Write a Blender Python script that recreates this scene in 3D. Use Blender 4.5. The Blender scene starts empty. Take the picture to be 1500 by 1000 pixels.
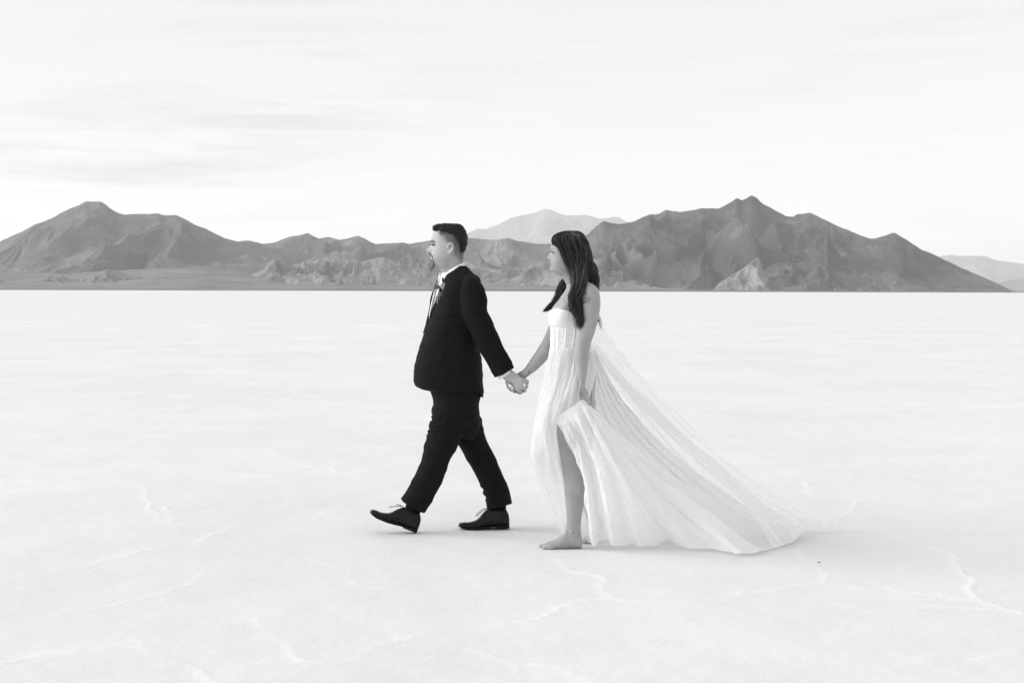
import bpy, math, random
import numpy as np
from mathutils import Vector, Matrix

random.seed(7)
RNG = np.random.default_rng(11)
SC = bpy.context.scene
COL = SC.collection
rad = math.radians

# ------------------------------------------------------------------ camera
F = 2083.33          # focal length in photo pixels (photo 1500 wide, 50 mm lens)
CAM_H = 1.36
HOR = 426.0
ROLL = 0.00267
cd = bpy.data.cameras.new("camera"); cam = bpy.data.objects.new("camera", cd); COL.objects.link(cam)
cd.lens = 50; cd.sensor_width = 36; cd.clip_start = 0.1; cd.clip_end = 200000
cd.shift_y = -(500 - HOR) / 1500
cam.matrix_world = Matrix.Translation((0, 0, CAM_H)) @ Matrix.Rotation(rad(90), 4, 'X') @ Matrix.Rotation(ROLL, 4, 'Z')
SC.camera = cam

# ------------------------------------------------------------------ world and sun
SUN_AZ, SUN_EL = rad(-90), rad(22)       # sun left of and slightly beyond the couple, behind thin cloud
w = bpy.data.worlds.new("World"); SC.world = w; w.use_nodes = True
nt = w.node_tree; N = nt.nodes; L = nt.links
bg = N['Background']
sky = N.new('ShaderNodeTexSky'); sky.sky_type = 'NISHITA'; sky.sun_disc = False
sky.sun_elevation = SUN_EL; sky.sun_rotation = SUN_AZ
bw = N.new('ShaderNodeRGBToBW'); L.new(sky.outputs[0], bw.inputs[0])
def wmath(op, a, b, clamp=False):
    m = N.new('ShaderNodeMath'); m.operation = op; m.use_clamp = clamp
    for i, v in enumerate((a, b)):
        if hasattr(v, 'links') or hasattr(v, 'is_linked'): L.new(v, m.inputs[i])
        else: m.inputs[i].default_value = v
    return m.outputs[0]
tc = N.new('ShaderNodeTexCoord')
mp = N.new('ShaderNodeMapping'); mp.inputs['Scale'].default_value = (2.2, 2.2, 26); mp.inputs['Rotation'].default_value = (0, rad(5), 0)
L.new(tc.outputs['Generated'], mp.inputs[0])
n1 = N.new('ShaderNodeTexNoise'); n1.inputs['Scale'].default_value = 1.9; n1.inputs['Detail'].default_value = 9
n1.inputs['Roughness'].default_value = 0.62; n1.inputs['Distortion'].default_value = 0.6
L.new(mp.outputs[0], n1.inputs['Vector'])
mp2 = N.new('ShaderNodeMapping'); mp2.inputs['Scale'].default_value = (1.3, 1.3, 7)
L.new(tc.outputs['Generated'], mp2.inputs[0])
n2 = N.new('ShaderNodeTexNoise'); n2.inputs['Scale'].default_value = 1.6; n2.inputs['Detail'].default_value = 3
L.new(mp2.outputs[0], n2.inputs['Vector'])
# grey streaks: thin darker fibres of cloud
cr = N.new('ShaderNodeValToRGB'); cr.color_ramp.elements[0].position = 0.46; cr.color_ramp.elements[1].position = 0.72
L.new(n1.outputs[0], cr.inputs[0])
cr2 = N.new('ShaderNodeValToRGB'); cr2.color_ramp.elements[0].position = 0.40; cr2.color_ramp.elements[1].position = 0.62
L.new(n2.outputs[0], cr2.inputs[0])
streak = wmath('MULTIPLY', cr.outputs[0], cr2.outputs[0])
# the fibrous patch of cloud hangs low on the left, thinning elsewhere
dt = N.new('ShaderNodeVectorMath'); dt.operation = 'DISTANCE'; L.new(tc.outputs['Generated'], dt.inputs[0]); dt.inputs[1].default_value = (-0.24, 0.96, 0.125)
mr = N.new('ShaderNodeMapRange'); mr.interpolation_type = 'SMOOTHSTEP'; L.new(dt.outputs['Value'], mr.inputs[0])
mr.inputs[1].default_value = 0.05; mr.inputs[2].default_value = 0.24; mr.inputs[3].default_value = 1.0; mr.inputs[4].default_value = 0.28
streak = wmath('MULTIPLY', streak, mr.outputs[0])
veil = wmath('SUBTRACT', 6.9, wmath('MULTIPLY', streak, 2.6))
tot = wmath('ADD', wmath('MULTIPLY', bw.outputs[0], 0.34), veil)
tot = wmath('MINIMUM', tot, 40.0)
L.new(tot, bg.inputs[0]); bg.inputs[1].default_value = 0.1

sd = bpy.data.lights.new("sun", 'SUN'); sd.energy = 2.9; sd.angle = rad(55); sd.color = (1, 1, 1)
sun = bpy.data.objects.new("sun", sd); COL.objects.link(sun)
sdir = Vector((math.sin(SUN_AZ) * math.cos(SUN_EL), math.cos(SUN_AZ) * math.cos(SUN_EL), math.sin(SUN_EL)))
sun.rotation_euler = sdir.to_track_quat('Z', 'Y').to_euler()
sun.location = (-8, 12, 9)

SC.view_settings.view_transform = 'Standard'; SC.view_settings.look = 'None'
SC.view_settings.exposure = 0.13; SC.view_settings.gamma = 1
SC.view_settings.use_curve_mapping = False
SC.render.engine = 'CYCLES'
SC.cycles.use_denoising = True
SC.cycles.max_bounces = 8; SC.cycles.transparent_max_bounces = 24; SC.cycles.volume_bounces = 2
SC.cycles.volume_step_rate = 1; SC.cycles.volume_preview_step_rate = 1

# ------------------------------------------------------------------ mapping from photo measurements to metres
def P(px, py, Y):
    """point seen at photo pixel (px,py) that stands Y metres away"""
    dx = px - 750; dy = py - HOR
    ux = dx + ROLL * dy; uy = dy - ROLL * dx
    return (ux * Y / F, Y, CAM_H - uy * Y / F)
def PA(a):
    a = np.asarray(a, float); dx = a[..., 0] - 750; dy = a[..., 1] - HOR; Y = a[..., 2]
    return np.stack([(dx + ROLL * dy) * Y / F, Y, CAM_H - (dy - ROLL * dx) * Y / F], -1)
def G(px, py):
    """distance of the flat ground seen at that pixel"""
    return CAM_H * F / ((py - HOR) - ROLL * (px - 750))
def inv(v):
    Y = v[:, 1]; ux = v[:, 0] * F / Y; uy = (CAM_H - v[:, 2]) * F / Y
    return 750 + ux - ROLL * uy, HOR + uy + ROLL * ux

# ------------------------------------------------------------------ numpy noise
_perm = np.random.default_rng(3).permutation(512).astype(np.int64)
_perm = np.concatenate([_perm] * 3)
_grad = np.random.default_rng(4).normal(size=(512, 3)); _grad /= np.linalg.norm(_grad, axis=1)[:, None]
def perlin(x, y, z=0.0):
    x = np.asarray(x, float); y = np.asarray(y, float); z = np.zeros_like(x) + z
    xi = np.floor(x).astype(np.int64); yi = np.floor(y).astype(np.int64); zi = np.floor(z).astype(np.int64)
    xf, yf, zf = x - xi, y - yi, z - zi
    fade = lambda t: t * t * t * (t * (t * 6 - 15) + 10)
    u, v, q = fade(xf), fade(yf), fade(zf)
    def g(i, j, k):
        h = _perm[(_perm[(_perm[(xi + i) & 511] + yi + j) & 511] + zi + k) & 511]
        gr = _grad[h]
        return gr[..., 0] * (xf - i) + gr[..., 1] * (yf - j) + gr[..., 2] * (zf - k)
    lerp = lambda a, b, t: a + (b - a) * t
    return 1.6 * lerp(lerp(lerp(g(0, 0, 0), g(1, 0, 0), u), lerp(g(0, 1, 0), g(1, 1, 0), u), v),
                      lerp(lerp(g(0, 0, 1), g(1, 0, 1), u), lerp(g(0, 1, 1), g(1, 1, 1), u), v), q)
def fbm(x, y, z=0.0, o=5, gain=0.5):
    s = 0; a = 1; f = 1
    for _ in range(o):
        s = s + a * perlin(np.asarray(x) * f, np.asarray(y) * f, np.asarray(z) * f + 17.3 * _); a *= gain; f *= 2.03
    return s
def ridged(x, y, z=0.0, o=5, gain=0.5):
    s = 0; a = 1; f = 1; w_ = 1.0
    for _ in range(o):
        n = 1 - np.abs(perlin(np.asarray(x) * f, np.asarray(y) * f, z + 9.7 * _)) * 1.6
        n = np.clip(n, 0, 1) ** 2 * w_
        w_ = np.clip(n * 1.6, 0, 1)
        s = s + a * n; a *= gain; f *= 2.1
    return s

def spl(xs, ys, n=None, at=None):
    """smooth interpolation (Catmull-Rom through points) of ys (k,d) at parameters"""
    xs = np.asarray(xs, float); ys = np.asarray(ys, float)
    if ys.ndim == 1: ys = ys[:, None]
    m = np.gradient(ys, xs, axis=0) if len(xs) > 2 else np.repeat((ys[1:] - ys[:-1]) / (xs[1] - xs[0]), 2, 0)
    at = np.asarray(at, float)
    i = np.clip(np.searchsorted(xs, at, side='right') - 1, 0, len(xs) - 2)
    h = xs[i + 1] - xs[i]; t = np.clip((at - xs[i]) / h, 0, 1)[:, None]; h = h[:, None]
    return ((2 * t**3 - 3 * t**2 + 1) * ys[i] + (t**3 - 2 * t**2 + t) * h * m[i]
            + (-2 * t**3 + 3 * t**2) * ys[i + 1] + (t**3 - t**2) * h * m[i + 1])

# ------------------------------------------------------------------ materials (all neutral greys: the photograph is monochrome)
def mat(name, base=0.5, rough=0.6, **k):
    m = bpy.data.materials.new(name); m.use_nodes = True
    b = m.node_tree.nodes['Principled BSDF']
    b.inputs['Base Color'].default_value = (base, base, base, 1)
    b.inputs['Roughness'].default_value = rough
    for kk, vv in k.items():
        key = kk.replace('_', ' ')
        if key in b.inputs: b.inputs[key].default_value = vv
    return m
def nodes(m): return m.node_tree.nodes, m.node_tree.links, m.node_tree.nodes['Principled BSDF']
def noise_albedo(m, lo, hi, scale, detail=6, rough=0.6, coord='Object', stretch=(1, 1, 1), ramp=(0.35, 0.65), bump=None):
    Nn, Ll, b = nodes(m)
    t = Nn.new('ShaderNodeTexCoord'); mpp = Nn.new('ShaderNodeMapping'); mpp.inputs['Scale'].default_value = stretch
    n = Nn.new('ShaderNodeTexNoise'); n.inputs['Scale'].default_value = scale; n.inputs['Detail'].default_value = detail
    n.inputs['Roughness'].default_value = rough
    Ll.new(t.outputs[coord], mpp.inputs[0]); Ll.new(mpp.outputs[0], n.inputs['Vector'])
    r = Nn.new('ShaderNodeValToRGB'); r.color_ramp.elements[0].position = ramp[0]; r.color_ramp.elements[1].position = ramp[1]
    r.color_ramp.elements[0].color = (lo, lo, lo, 1); r.color_ramp.elements[1].color = (hi, hi, hi, 1)
    Ll.new(n.outputs[0], r.inputs[0]); Ll.new(r.outputs[0], b.inputs['Base Color'])
    if bump:
        bp = Nn.new('ShaderNodeBump'); bp.inputs['Strength'].default_value = bump[0]; bp.inputs['Distance'].default_value = bump[1]
        n2_ = Nn.new('ShaderNodeTexNoise'); n2_.inputs['Scale'].default_value = bump[2]; n2_.inputs['Detail'].default_value = 5
        Ll.new(t.outputs[coord], n2_.inputs['Vector']); Ll.new(n2_.outputs[0], bp.inputs['Height']); Ll.new(bp.outputs[0], b.inputs['Normal'])
    return m, r

# ------------------------------------------------------------------ object helpers
def mesh_obj(name, verts, faces, material, parent=None, smooth=True):
    me = bpy.data.meshes.new(name)
    verts = np.asarray(verts, float)
    if isinstance(faces, np.ndarray):
        nf, k = faces.shape
        me.vertices.add(len(verts)); me.vertices.foreach_set('co', verts.ravel())
        me.loops.add(nf * k); me.loops.foreach_set('vertex_index', faces.ravel().astype(np.int32))
        me.polygons.add(nf); me.polygons.foreach_set('loop_start', np.arange(0, nf * k, k, dtype=np.int32))
        me.polygons.foreach_set('loop_total', np.full(nf, k, dtype=np.int32))
        me.update(calc_edges=True); me.validate()
    else:
        me.from_pydata([tuple(v) for v in verts], [], faces); me.update()
    if smooth: me.polygons.foreach_set('use_smooth', np.ones(len(me.polygons), bool))
    o = bpy.data.objects.new(name, me); COL.objects.link(o)
    if material: me.materials.append(material)
    if parent:
        o.parent = parent
        if not parent.parent: o.matrix_parent_inverse = parent.matrix_basis.inverted()
    return o
def empty(name, loc, label, cat, group=None):
    o = bpy.data.objects.new(name, None); COL.objects.link(o); o.location = loc; o.empty_display_size = 0.1
    o['label'] = label; o['category'] = cat
    if group: o['group'] = group
    return o
class MB:
    """collects shapes into one mesh"""
    def __init__(s): s.v = []; s.f = []; s.n = 0
    def add(s, v, f):
        s.v.append(np.asarray(v, float)); s.f += [tuple(i + s.n for i in q) for q in f]; s.n += len(v)
    def loft(s, rings, cap=True, closed=True):
        R = np.asarray(rings, float); k, m = R.shape[:2]
        f = []
        for i in range(k - 1):
            for j in range(m if closed else m - 1):
                a, b = i * m + j, i * m + (j + 1) % m
                f.append((a, b, b + m, a + m))
        v = R.reshape(-1, 3)
        if cap:
            c0 = len(v); v = np.vstack([v, R[0].mean(0), R[-1].mean(0)])
            for j in range(m):
                f.append(((j + 1) % m, j, c0)); f.append(((k - 1) * m + j, (k - 1) * m + (j + 1) % m, c0 + 1))
        s.add(v, f)
    def arr(s): return np.vstack(s.v), s.f
    def build(s, name, material, parent=None, smooth=True):
        v, f = s.arr(); return mesh_obj(name, v, f, material, parent, smooth)
    def remesh(s, name, material, parent, voxel, smooth_it=3, fn=None):
        v, f = s.arr()
        tmp = mesh_obj('tmp', v, f, None)
        m = tmp.modifiers.new('r', 'REMESH'); m.mode = 'VOXEL'; m.voxel_size = voxel; m.use_smooth_shade = True
        if smooth_it:
            sm = tmp.modifiers.new('s', 'SMOOTH'); sm.factor = 0.5; sm.iterations = smooth_it
        dg = bpy.context.evaluated_depsgraph_get(); ev = tmp.evaluated_get(dg)
        me = bpy.data.meshes.new_from_object(ev)
        n = len(me.vertices); co = np.empty(n * 3); me.vertices.foreach_get('co', co); co = co.reshape(-1, 3)
        fl = np.empty(len(me.loops), np.int32); me.loops.foreach_get('vertex_index', fl)
        no = np.empty(n * 3); me.vertices.foreach_get('normal', no); no = no.reshape(-1, 3)
        old = tmp.data; bpy.data.objects.remove(tmp); bpy.data.meshes.remove(old)
        if fn is not None:
            co = fn(co, no); me.vertices.foreach_set('co', co.ravel()); me.update()
        me.name = name
        me.polygons.foreach_set('use_smooth', np.ones(len(me.polygons), bool))
        o = bpy.data.objects.new(name, me); COL.objects.link(o); me.materials.clear(); me.materials.append(material)
        if parent:
            o.parent = parent
            if not parent.parent: o.matrix_parent_inverse = parent.matrix_basis.inverted()
        return o, co

def sell(phi, e):
    c, s_ = np.cos(phi), np.sin(phi)
    return np.sign(c) * np.abs(c) ** (2 / e), np.sign(s_) * np.abs(s_) ** (2 / e)

def vrows(mb, rows, step=2.0, m=40, e=2.2, feat=None, cap=True):
    """horizontal slices: rows of (py, xl, xr, halfdepth_m, Yc[, front_x_of_centre])"""
    rows = np.asarray(rows, float); ys = np.arange(rows[0, 0], rows[-1, 0] + 1e-6, step)
    R = spl(rows[:, 0], rows[:, 1:5], at=ys)
    ph = np.linspace(0, 2 * np.pi, m, endpoint=False)
    cx, sy = sell(ph, e)
    rings = []
    for y, (xl, xr, hd, Yc) in zip(ys, R):
        xc = (xl + xr) / 2; px = xc - (xr - xl) / 2 * cx
        d = hd * sy
        if feat is not None: px = px + feat(y, d, cx)
        rings.append(PA(np.stack([px, np.full(m, y), Yc + d], -1)))
    mb.loft(rings, cap)

def tube(mb, pts, n=None, m=20, round_ends=(True, True), e=2.0):
    """pts: (px,py,Y,r_px[,r_depth_m]) -> limb with elliptical sections"""
    pts = [tuple(p) + ((p[3] * p[2] / F,) if len(p) == 4 else ()) for p in pts]
    A = np.array(pts, float); C = PA(A[:, :3]); rp = A[:, 3] * A[:, 2] / F; rd = A[:, 4]
    dl = np.r_[0, np.cumsum(np.linalg.norm(np.diff(C, axis=0), axis=1))]
    if n is None: n = max(6, int(dl[-1] / 0.008))
    t = np.linspace(0, dl[-1], n); D = spl(dl, np.c_[C, rp, rd], at=t)
    if round_ends[0]:
        a = D[0]; tv = D[0, :3] - D[1, :3]; tv /= np.linalg.norm(tv); ex = []
        for q in (80, 55, 30): ex.append(np.r_[a[:3] + tv * a[3] * math.sin(rad(q)), a[3:] * math.cos(rad(q))])
        D = np.vstack([ex, D])
    if round_ends[1]:
        a = D[-1]; tv = D[-1, :3] - D[-2, :3]; tv /= np.linalg.norm(tv); ex = []
        for q in (30, 55, 80): ex.append(np.r_[a[:3] + tv * a[3] * math.sin(rad(q)), a[3:] * math.cos(rad(q))])
        D = np.vstack([D, ex])
    T = np.gradient(D[:, :3], axis=0); T /= np.linalg.norm(T, axis=1)[:, None] + 1e-12
    ph = np.linspace(0, 2 * np.pi, m, endpoint=False); cx, sy = sell(ph, e)
    b = np.array([0, 1.0, 0]); rings = []
    for k in range(len(D)):
        t_ = T[k]; bb = b - t_ * (t_ @ b); nb = np.linalg.norm(bb)
        bb = bb / nb if nb > 0.15 else np.array([0, 0, 1.0]) - t_ * t_[2]
        bb /= np.linalg.norm(bb); nn = np.cross(t_, bb)
        rings.append(D[k, :3] + np.outer(cx * D[k, 3], nn) + np.outer(sy * D[k, 4], bb))
    mb.loft(rings)

def ball(mb, px, py, Y, rx, rz=None, rd=None, m=12):
    rz = rz or rx; rd = rd or rx * Y / F
    c = np.array(P(px, py, Y)); rings = []
    for th in np.linspace(0.15, math.pi - 0.15, m // 2 + 2):
        ph = np.linspace(0, 2 * np.pi, m, endpoint=False)
        rings.append(c + np.stack([rx * Y / F * math.sin(th) * np.cos(ph), rd * math.sin(th) * np.sin(ph), np.full(m, rz * Y / F * math.cos(th))], -1))
    mb.loft(rings)

# ================================================================== GROUND
def ground_heights(X, Y):
    h = 0.010 * fbm(X * 0.22, Y * 0.22, 3.1, 3) + 0.0035 * fbm(X * 1.7, Y * 1.7, 8.2, 3)
    h = h + 0.0014 * fbm(X * 9, Y * 9, 1.2, 3)
    return h
ridge_lines = [
 [(0,912),(40,907),(72,904),(120,896),(160,888),(192,880),(240,868),(280,860),(291,849),(296,840)],
 [(-30,848),(0,846),(40,842),(80,838),(120,832),(160,820),(216,805),(256,798),(280,798),(287,791),(296,786),(315,780),(332,776),(344,770),(360,771)],
 [(444,770),(452,763),(460,758),(474,751),(488,747),(524,745)],
 [(440,816),(476,826),(500,834),(508,840),(516,848),(521,855),(528,858),(560,861),(600,862),(640,858)],
 [(204,940),(210,950),(216,957),(224,964),(240,972),(260,976),(288,984),(296,992),(304,998),(320,1006)],
 [(700,936),(703,927),(712,920),(722,914),(736,910),(758,907),(780,904),(806,896),(832,888),(860,881),(884,878),(900,876)],
 [(900,876),(893,870),(886,866),(884,857),(885,846),(856,841),(832,836),(824,830),(820,820),(822,812)],
 [(640,930),(668,944),(700,952),(718,957),(732,964),(748,970),(764,976),(792,974),(812,979),(832,986),(872,999),(900,1006)],
 [(764,976),(752,984),(744,990),(724,998),(710,1004)],
 [(900,876),(940,880),(980,884),(1020,885),(1060,887),(1124,889),(1160,894),(1192,904),(1228,911),(1245,904),(1260,900),(1300,894),(1360,889),(1430,891),(1500,897)],
 [(1230,911),(1234,918),(1226,926),(1212,934),(1210,946),(1222,956),(1230,966)],
 [(1170,806),(1172,814),(1180,819),(1188,824),(1193,830),(1198,834),(1212,840),(1208,847),(1202,852),(1180,855),(1132,862),(1080,866)],
 [(1202,852),(1220,854),(1260,860),(1300,864),(1380,872),(1450,884),(1500,900)],
 [(1194,700),(1186,703),(1178,708),(1177,714),(1182,719),(1188,724),(1212,728),(1236,730),(1280,731)],
 [(1290,727),(1270,730),(1262,733),(1257,735),(1246,739),(1250,743),(1245,748),(1234,754)],
 [(236,765),(246,762),(250,755),(247,745),(250,742)],
 [(388,905),(394,915),(404,927),(410,936)],
 [(392,925),(410,936),(340,946),(300,958)],
 [(0,962),(60,955),(120,958),(204,942)],
 [(1290,980),(1340,965),(1400,958),(1440,966),(1500,960)],
 [(1380,800),(1400,812),(1390,830),(1420,850),(1450,884)],
 [(150,700),(210,712),(236,765)],
 [(0,780),(60,772),(150,768),(236,765),(300,768)],
 [(560,700),(620,695),(690,705),(760,700)],
 [(620,930),(560,940),(520,962),(440,970),(410,936)],
]
def grow(a, b, n, r):
    s = [0]; d = a
    for _ in range(n): s.append(s[-1] + d); d *= r
    s = np.array(s); return s / s[-1] * b
xs_in = np.arange(-5.2, 5.201, 0.016)
xo = grow(0.02, 42000, 170, 1.07); xs = np.concatenate([-(5.216 + xo[:0:-1]), xs_in, 5.216 + xo[1:]])
ys_in = np.arange(3.2, 9.5, 0.02)
y1 = []; y = 9.5; d = 0.022
while y < 42000: y += d; d *= 1.027; y1.append(y)
yb = -grow(0.1, 18000, 60, 1.17)[::-1] + 3.0
ys = np.concatenate([yb, ys_in, y1])
XX, YY = np.meshgrid(xs, ys)
R2 = np.hypot(XX, YY - 6)
H = ground_heights(XX, YY) * np.clip(1.6 - R2 / 150, 0.0, 1)
H -= (0.00022 * np.clip(R2 - 30, 0, 100))
# ridges: pressure rims of dried salt
ridge = np.zeros_like(H)
sub = (YY > 3) & (YY < 60) & (np.abs(XX) < 40)
sx, sy_ = XX[sub], YY[sub]
wx = sx + 0.05 * fbm(sx * 2.2, sy_ * 2.2, 5.5, 4); wy = sy_ + 0.07 * fbm(sx * 2.2, sy_ * 2.2, 12.5, 4)
rs = np.zeros_like(sx)
for li, ln in enumerate(ridge_lines):
    pts = np.array([P(a, b, G(a, b))[:2] for a, b in ln]); rw = 0.012
    for i in range(len(pts) - 1):
        a, b = pts[i], pts[i + 1]
        mk = (wx > min(a[0], b[0]) - .15) & (wx < max(a[0], b[0]) + .15) & (wy > min(a[1], b[1]) - .15) & (wy < max(a[1], b[1]) + .15)
        if not mk.any(): continue
        ab = b - a; t = np.clip(((wx[mk] - a[0]) * ab[0] + (wy[mk] - a[1]) * ab[1]) / (ab @ ab), 0, 1)
        dd = np.hypot(wx[mk] - a[0] - t * ab[0], wy[mk] - a[1] - t * ab[1])
        val = np.exp(-(dd / rw) ** 2) + 0.25 * np.exp(-(dd / 0.05) ** 2)
        rs[mk] = np.maximum(rs[mk], val)
# further polygons beyond and between: warped cell borders
def cells(x, y, s):
    x = x / s; y = y / s; xi = np.floor(x); yi = np.floor(y)
    d1 = np.full(x.shape, 9.); d2 = np.full(x.shape, 9.)
    for i in (-1, 0, 1):
        for j in (-1, 0, 1):
            cx = xi + i; cy = yi + j
            h1 = np.modf(np.sin(cx * 127.1 + cy * 311.7) * 43758.5453)[0] % 1; h2 = np.modf(np.sin(cx * 269.5 + cy * 183.3) * 43758.5453)[0] % 1
            dq = np.hypot(cx + h1 - x, cy + h2 - y)
            n1_ = np.minimum(d1, dq); d2 = np.minimum(d2, np.maximum(d1, dq)); d1 = n1_
    return (d2 - d1) * s
cw = cells(sx + 0.45 * fbm(sx * .9, sy_ * .9, 2.2, 4), sy_ + 0.45 * fbm(sx * .9, sy_ * .9, 22.2, 4), 2.1)
far = np.clip((sy_ - 8.6) / 2.5, 0, 1)
rs = np.maximum(rs, np.exp(-(cw / (0.03 + 0.004 * sy_)) ** 2) * (0.10 + 0.75 * far) * np.clip(0.55 + 1.2 * fbm(sx * .4, sy_ * .4, 6., 2), 0, 1))
rs *= np.clip(0.52 + 0.8 * fbm(sx * 1.1, sy_ * 1.1, 31.0, 3), 0.22, 0.95)
ridge[sub] = rs
jag = np.zeros_like(H); jag[sub] = fbm(sx * 24, sy_ * 24, 4., 2)
foot = np.exp(-(((XX - 0.2) / 1.9) ** 2 + ((YY - 7.8) / .6) ** 2))
H *= (1 - 0.9 * np.clip(foot * 1.6, 0, 1))
H += ridge * (0.0045 + 0.005 * jag) * (1 - 0.8 * np.clip(foot * 1.2, 0, 1))
ny, nx = XX.shape
idx = np.arange(nx * ny).reshape(ny, nx)
fc = np.stack([idx[:-1, :-1], idx[:-1, 1:], idx[1:, 1:], idx[1:, :-1]], -1).reshape(-1, 4)

salt = mat('salt', 0.8, 0.75, Specular_IOR_Level=0.25)
Nn, Ll, b = nodes(salt)
at = Nn.new('ShaderNodeAttribute'); at.attribute_name = 'rim'
geo = Nn.new('ShaderNodeNewGeometry')
def gnoise(scale, det, stretch=(1, 1, 1), rough=0.55):
    mpp = Nn.new('ShaderNodeMapping'); mpp.inputs['Scale'].default_value = stretch; Ll.new(geo.outputs['Position'], mpp.inputs[0])
    n = Nn.new('ShaderNodeTexNoise'); n.inputs['Scale'].default_value = scale; n.inputs['Detail'].default_value = det; n.inputs['Roughness'].default_value = rough
    Ll.new(mpp.outputs[0], n.inputs['Vector']); return n.outputs[0]
def mth(op, a, b_, clamp=False):
    m = Nn.new('ShaderNodeMath'); m.operation = op; m.use_clamp = clamp
    for i, v in enumerate((a, b_)):
        if isinstance(v, (int, float)): m.inputs[i].default_value = v
        else: Ll.new(v, m.inputs[i])
    return m.outputs[0]
big = gnoise(0.30, 5, (1, 0.8, 1)); mid = gnoise(1.6, 7); fine = gnoise(70, 6, rough=0.7); grit = gnoise(210, 3)
alb = mth('ADD', 0.73, mth('MULTIPLY', mth('SUBTRACT', big, 0.5), 0.16))
alb = mth('ADD', alb, mth('MULTIPLY', mth('SUBTRACT', mid, 0.5), 0.09))
alb = mth('ADD', alb, mth('MULTIPLY', mth('SUBTRACT', fine, 0.5), 0.24))
alb = mth('ADD', alb, mth('MULTIPLY', at.outputs['Fac'], 0.062))
alb = mth('MINIMUM', alb, 0.88)
cmb = Nn.new('ShaderNodeCombineColor')
for i in range(3): Ll.new(alb, cmb.inputs[i])
Ll.new(cmb.outputs[0], b.inputs['Base Color'])
bp = Nn.new('ShaderNodeBump'); bp.inputs['Strength'].default_value = 0.5; bp.inputs['Distance'].default_value = 0.004
Ll.new(mth('ADD', fine, mth('MULTIPLY', grit, 0.5)), bp.inputs['Height'])
bp2 = Nn.new('ShaderNodeBump'); bp2.inputs['Strength'].default_value = 0.55; bp2.inputs['Distance'].default_value = 0.03
Ll.new(mid, bp2.inputs['Height']); Ll.new(bp.outputs[0], bp2.inputs['Normal']); Ll.new(bp2.outputs[0], b.inputs['Normal'])
gr = mesh_obj('ground', np.stack([XX, YY, H], -1).reshape(-1, 3), fc, salt)
gr['kind'] = 'structure'
a_ = gr.data.attributes.new('rim', 'FLOAT', 'POINT'); a_.data.foreach_set('value', np.clip(ridge, 0, 1).ravel().astype(np.float32))

# ================================================================== MOUNTAINS
def rock(name, lo, hi, scale, foot=170.):
    m = mat(name, lo, 0.95, Specular_IOR_Level=0.1)
    Nn, Ll, b = nodes(m)
    g = Nn.new('ShaderNodeNewGeometry')
    def nz(s, d, st, off=0):
        mpp = Nn.new('ShaderNodeMapping'); mpp.inputs['Scale'].default_value = st; mpp.inputs['Location'].default_value = (off, off, 0)
        Ll.new(g.outputs['Position'], mpp.inputs[0])
        n = Nn.new('ShaderNodeTexNoise'); n.inputs['Scale'].default_value = s; n.inputs['Detail'].default_value = d; n.inputs['Roughness'].default_value = 0.62
        Ll.new(mpp.outputs[0], n.inputs['Vector']); return n.outputs[0]
    a = nz(scale, 8, (1, .6, 1.6)); c = nz(scale * 5, 5, (1.5, .5, .8), 31)
    mx = Nn.new('ShaderNodeMath'); mx.operation = 'MULTIPLY_ADD'; Ll.new(c, mx.inputs[0]); mx.inputs[1].default_value = 0.35
    Ll.new(a, mx.inputs[2])
    r = Nn.new('ShaderNodeValToRGB'); e0, e1 = r.color_ramp.elements
    e0.position = 0.50; e1.position = 0.84; e0.color = (lo,) * 3 + (1,); e1.color = (hi,) * 3 + (1,)
    q = r.color_ramp.elements.new(0.72); mm = lo + (hi - lo) * 0.3; q.color = (mm, mm, mm, 1)
    fineN = nz(scale * 22, 6, (1.2, .5, .9), 7)
    m4 = Nn.new('ShaderNodeMath'); m4.operation = 'MULTIPLY_ADD'; Ll.new(fineN, m4.inputs[0]); m4.inputs[1].default_value = 0.36; Ll.new(mx.outputs[0], m4.inputs[2])
    m5 = Nn.new('ShaderNodeMath'); m5.operation = 'SUBTRACT'; Ll.new(m4.outputs[0], m5.inputs[0]); m5.inputs[1].default_value = 0.16
    # rubble and scree lie paler towards the foot of the slopes
    sp = Nn.new('ShaderNodeSeparateXYZ'); Ll.new(g.outputs['Position'], sp.inputs[0])
    mr = Nn.new('ShaderNodeMapRange'); Ll.new(sp.outputs[2], mr.inputs[0]); mr.inputs[1].default_value = foot; mr.inputs[2].default_value = 0; mr.inputs[3].default_value = 0; mr.inputs[4].default_value = .13
    m6 = Nn.new('ShaderNodeMath'); m6.operation = 'ADD'; Ll.new(m5.outputs[0], m6.inputs[0]); Ll.new(mr.outputs[0], m6.inputs[1])
    Ll.new(m6.outputs[0], r.inputs[0]); Ll.new(r.outputs[0], b.inputs['Base Color'])
    bp = Nn.new('ShaderNodeBump'); bp.inputs['Strength'].default_value = .8; bp.inputs['Distance'].default_value = .02 / scale
    Ll.new(c, bp.inputs['Height']); bq = Nn.new('ShaderNodeBump'); bq.inputs['Strength'].default_value = .8; bq.inputs['Distance'].default_value = .006 / scale
    Ll.new(fineN, bq.inputs['Height']); Ll.new(bp.outputs[0], bq.inputs['Normal']); Ll.new(bq.outputs[0], b.inputs['Normal'])
    return m
def fit_sky(pts, px):
    pts = np.array(pts, float); return np.interp(px, pts[:, 0], pts[:, 1])
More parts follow.
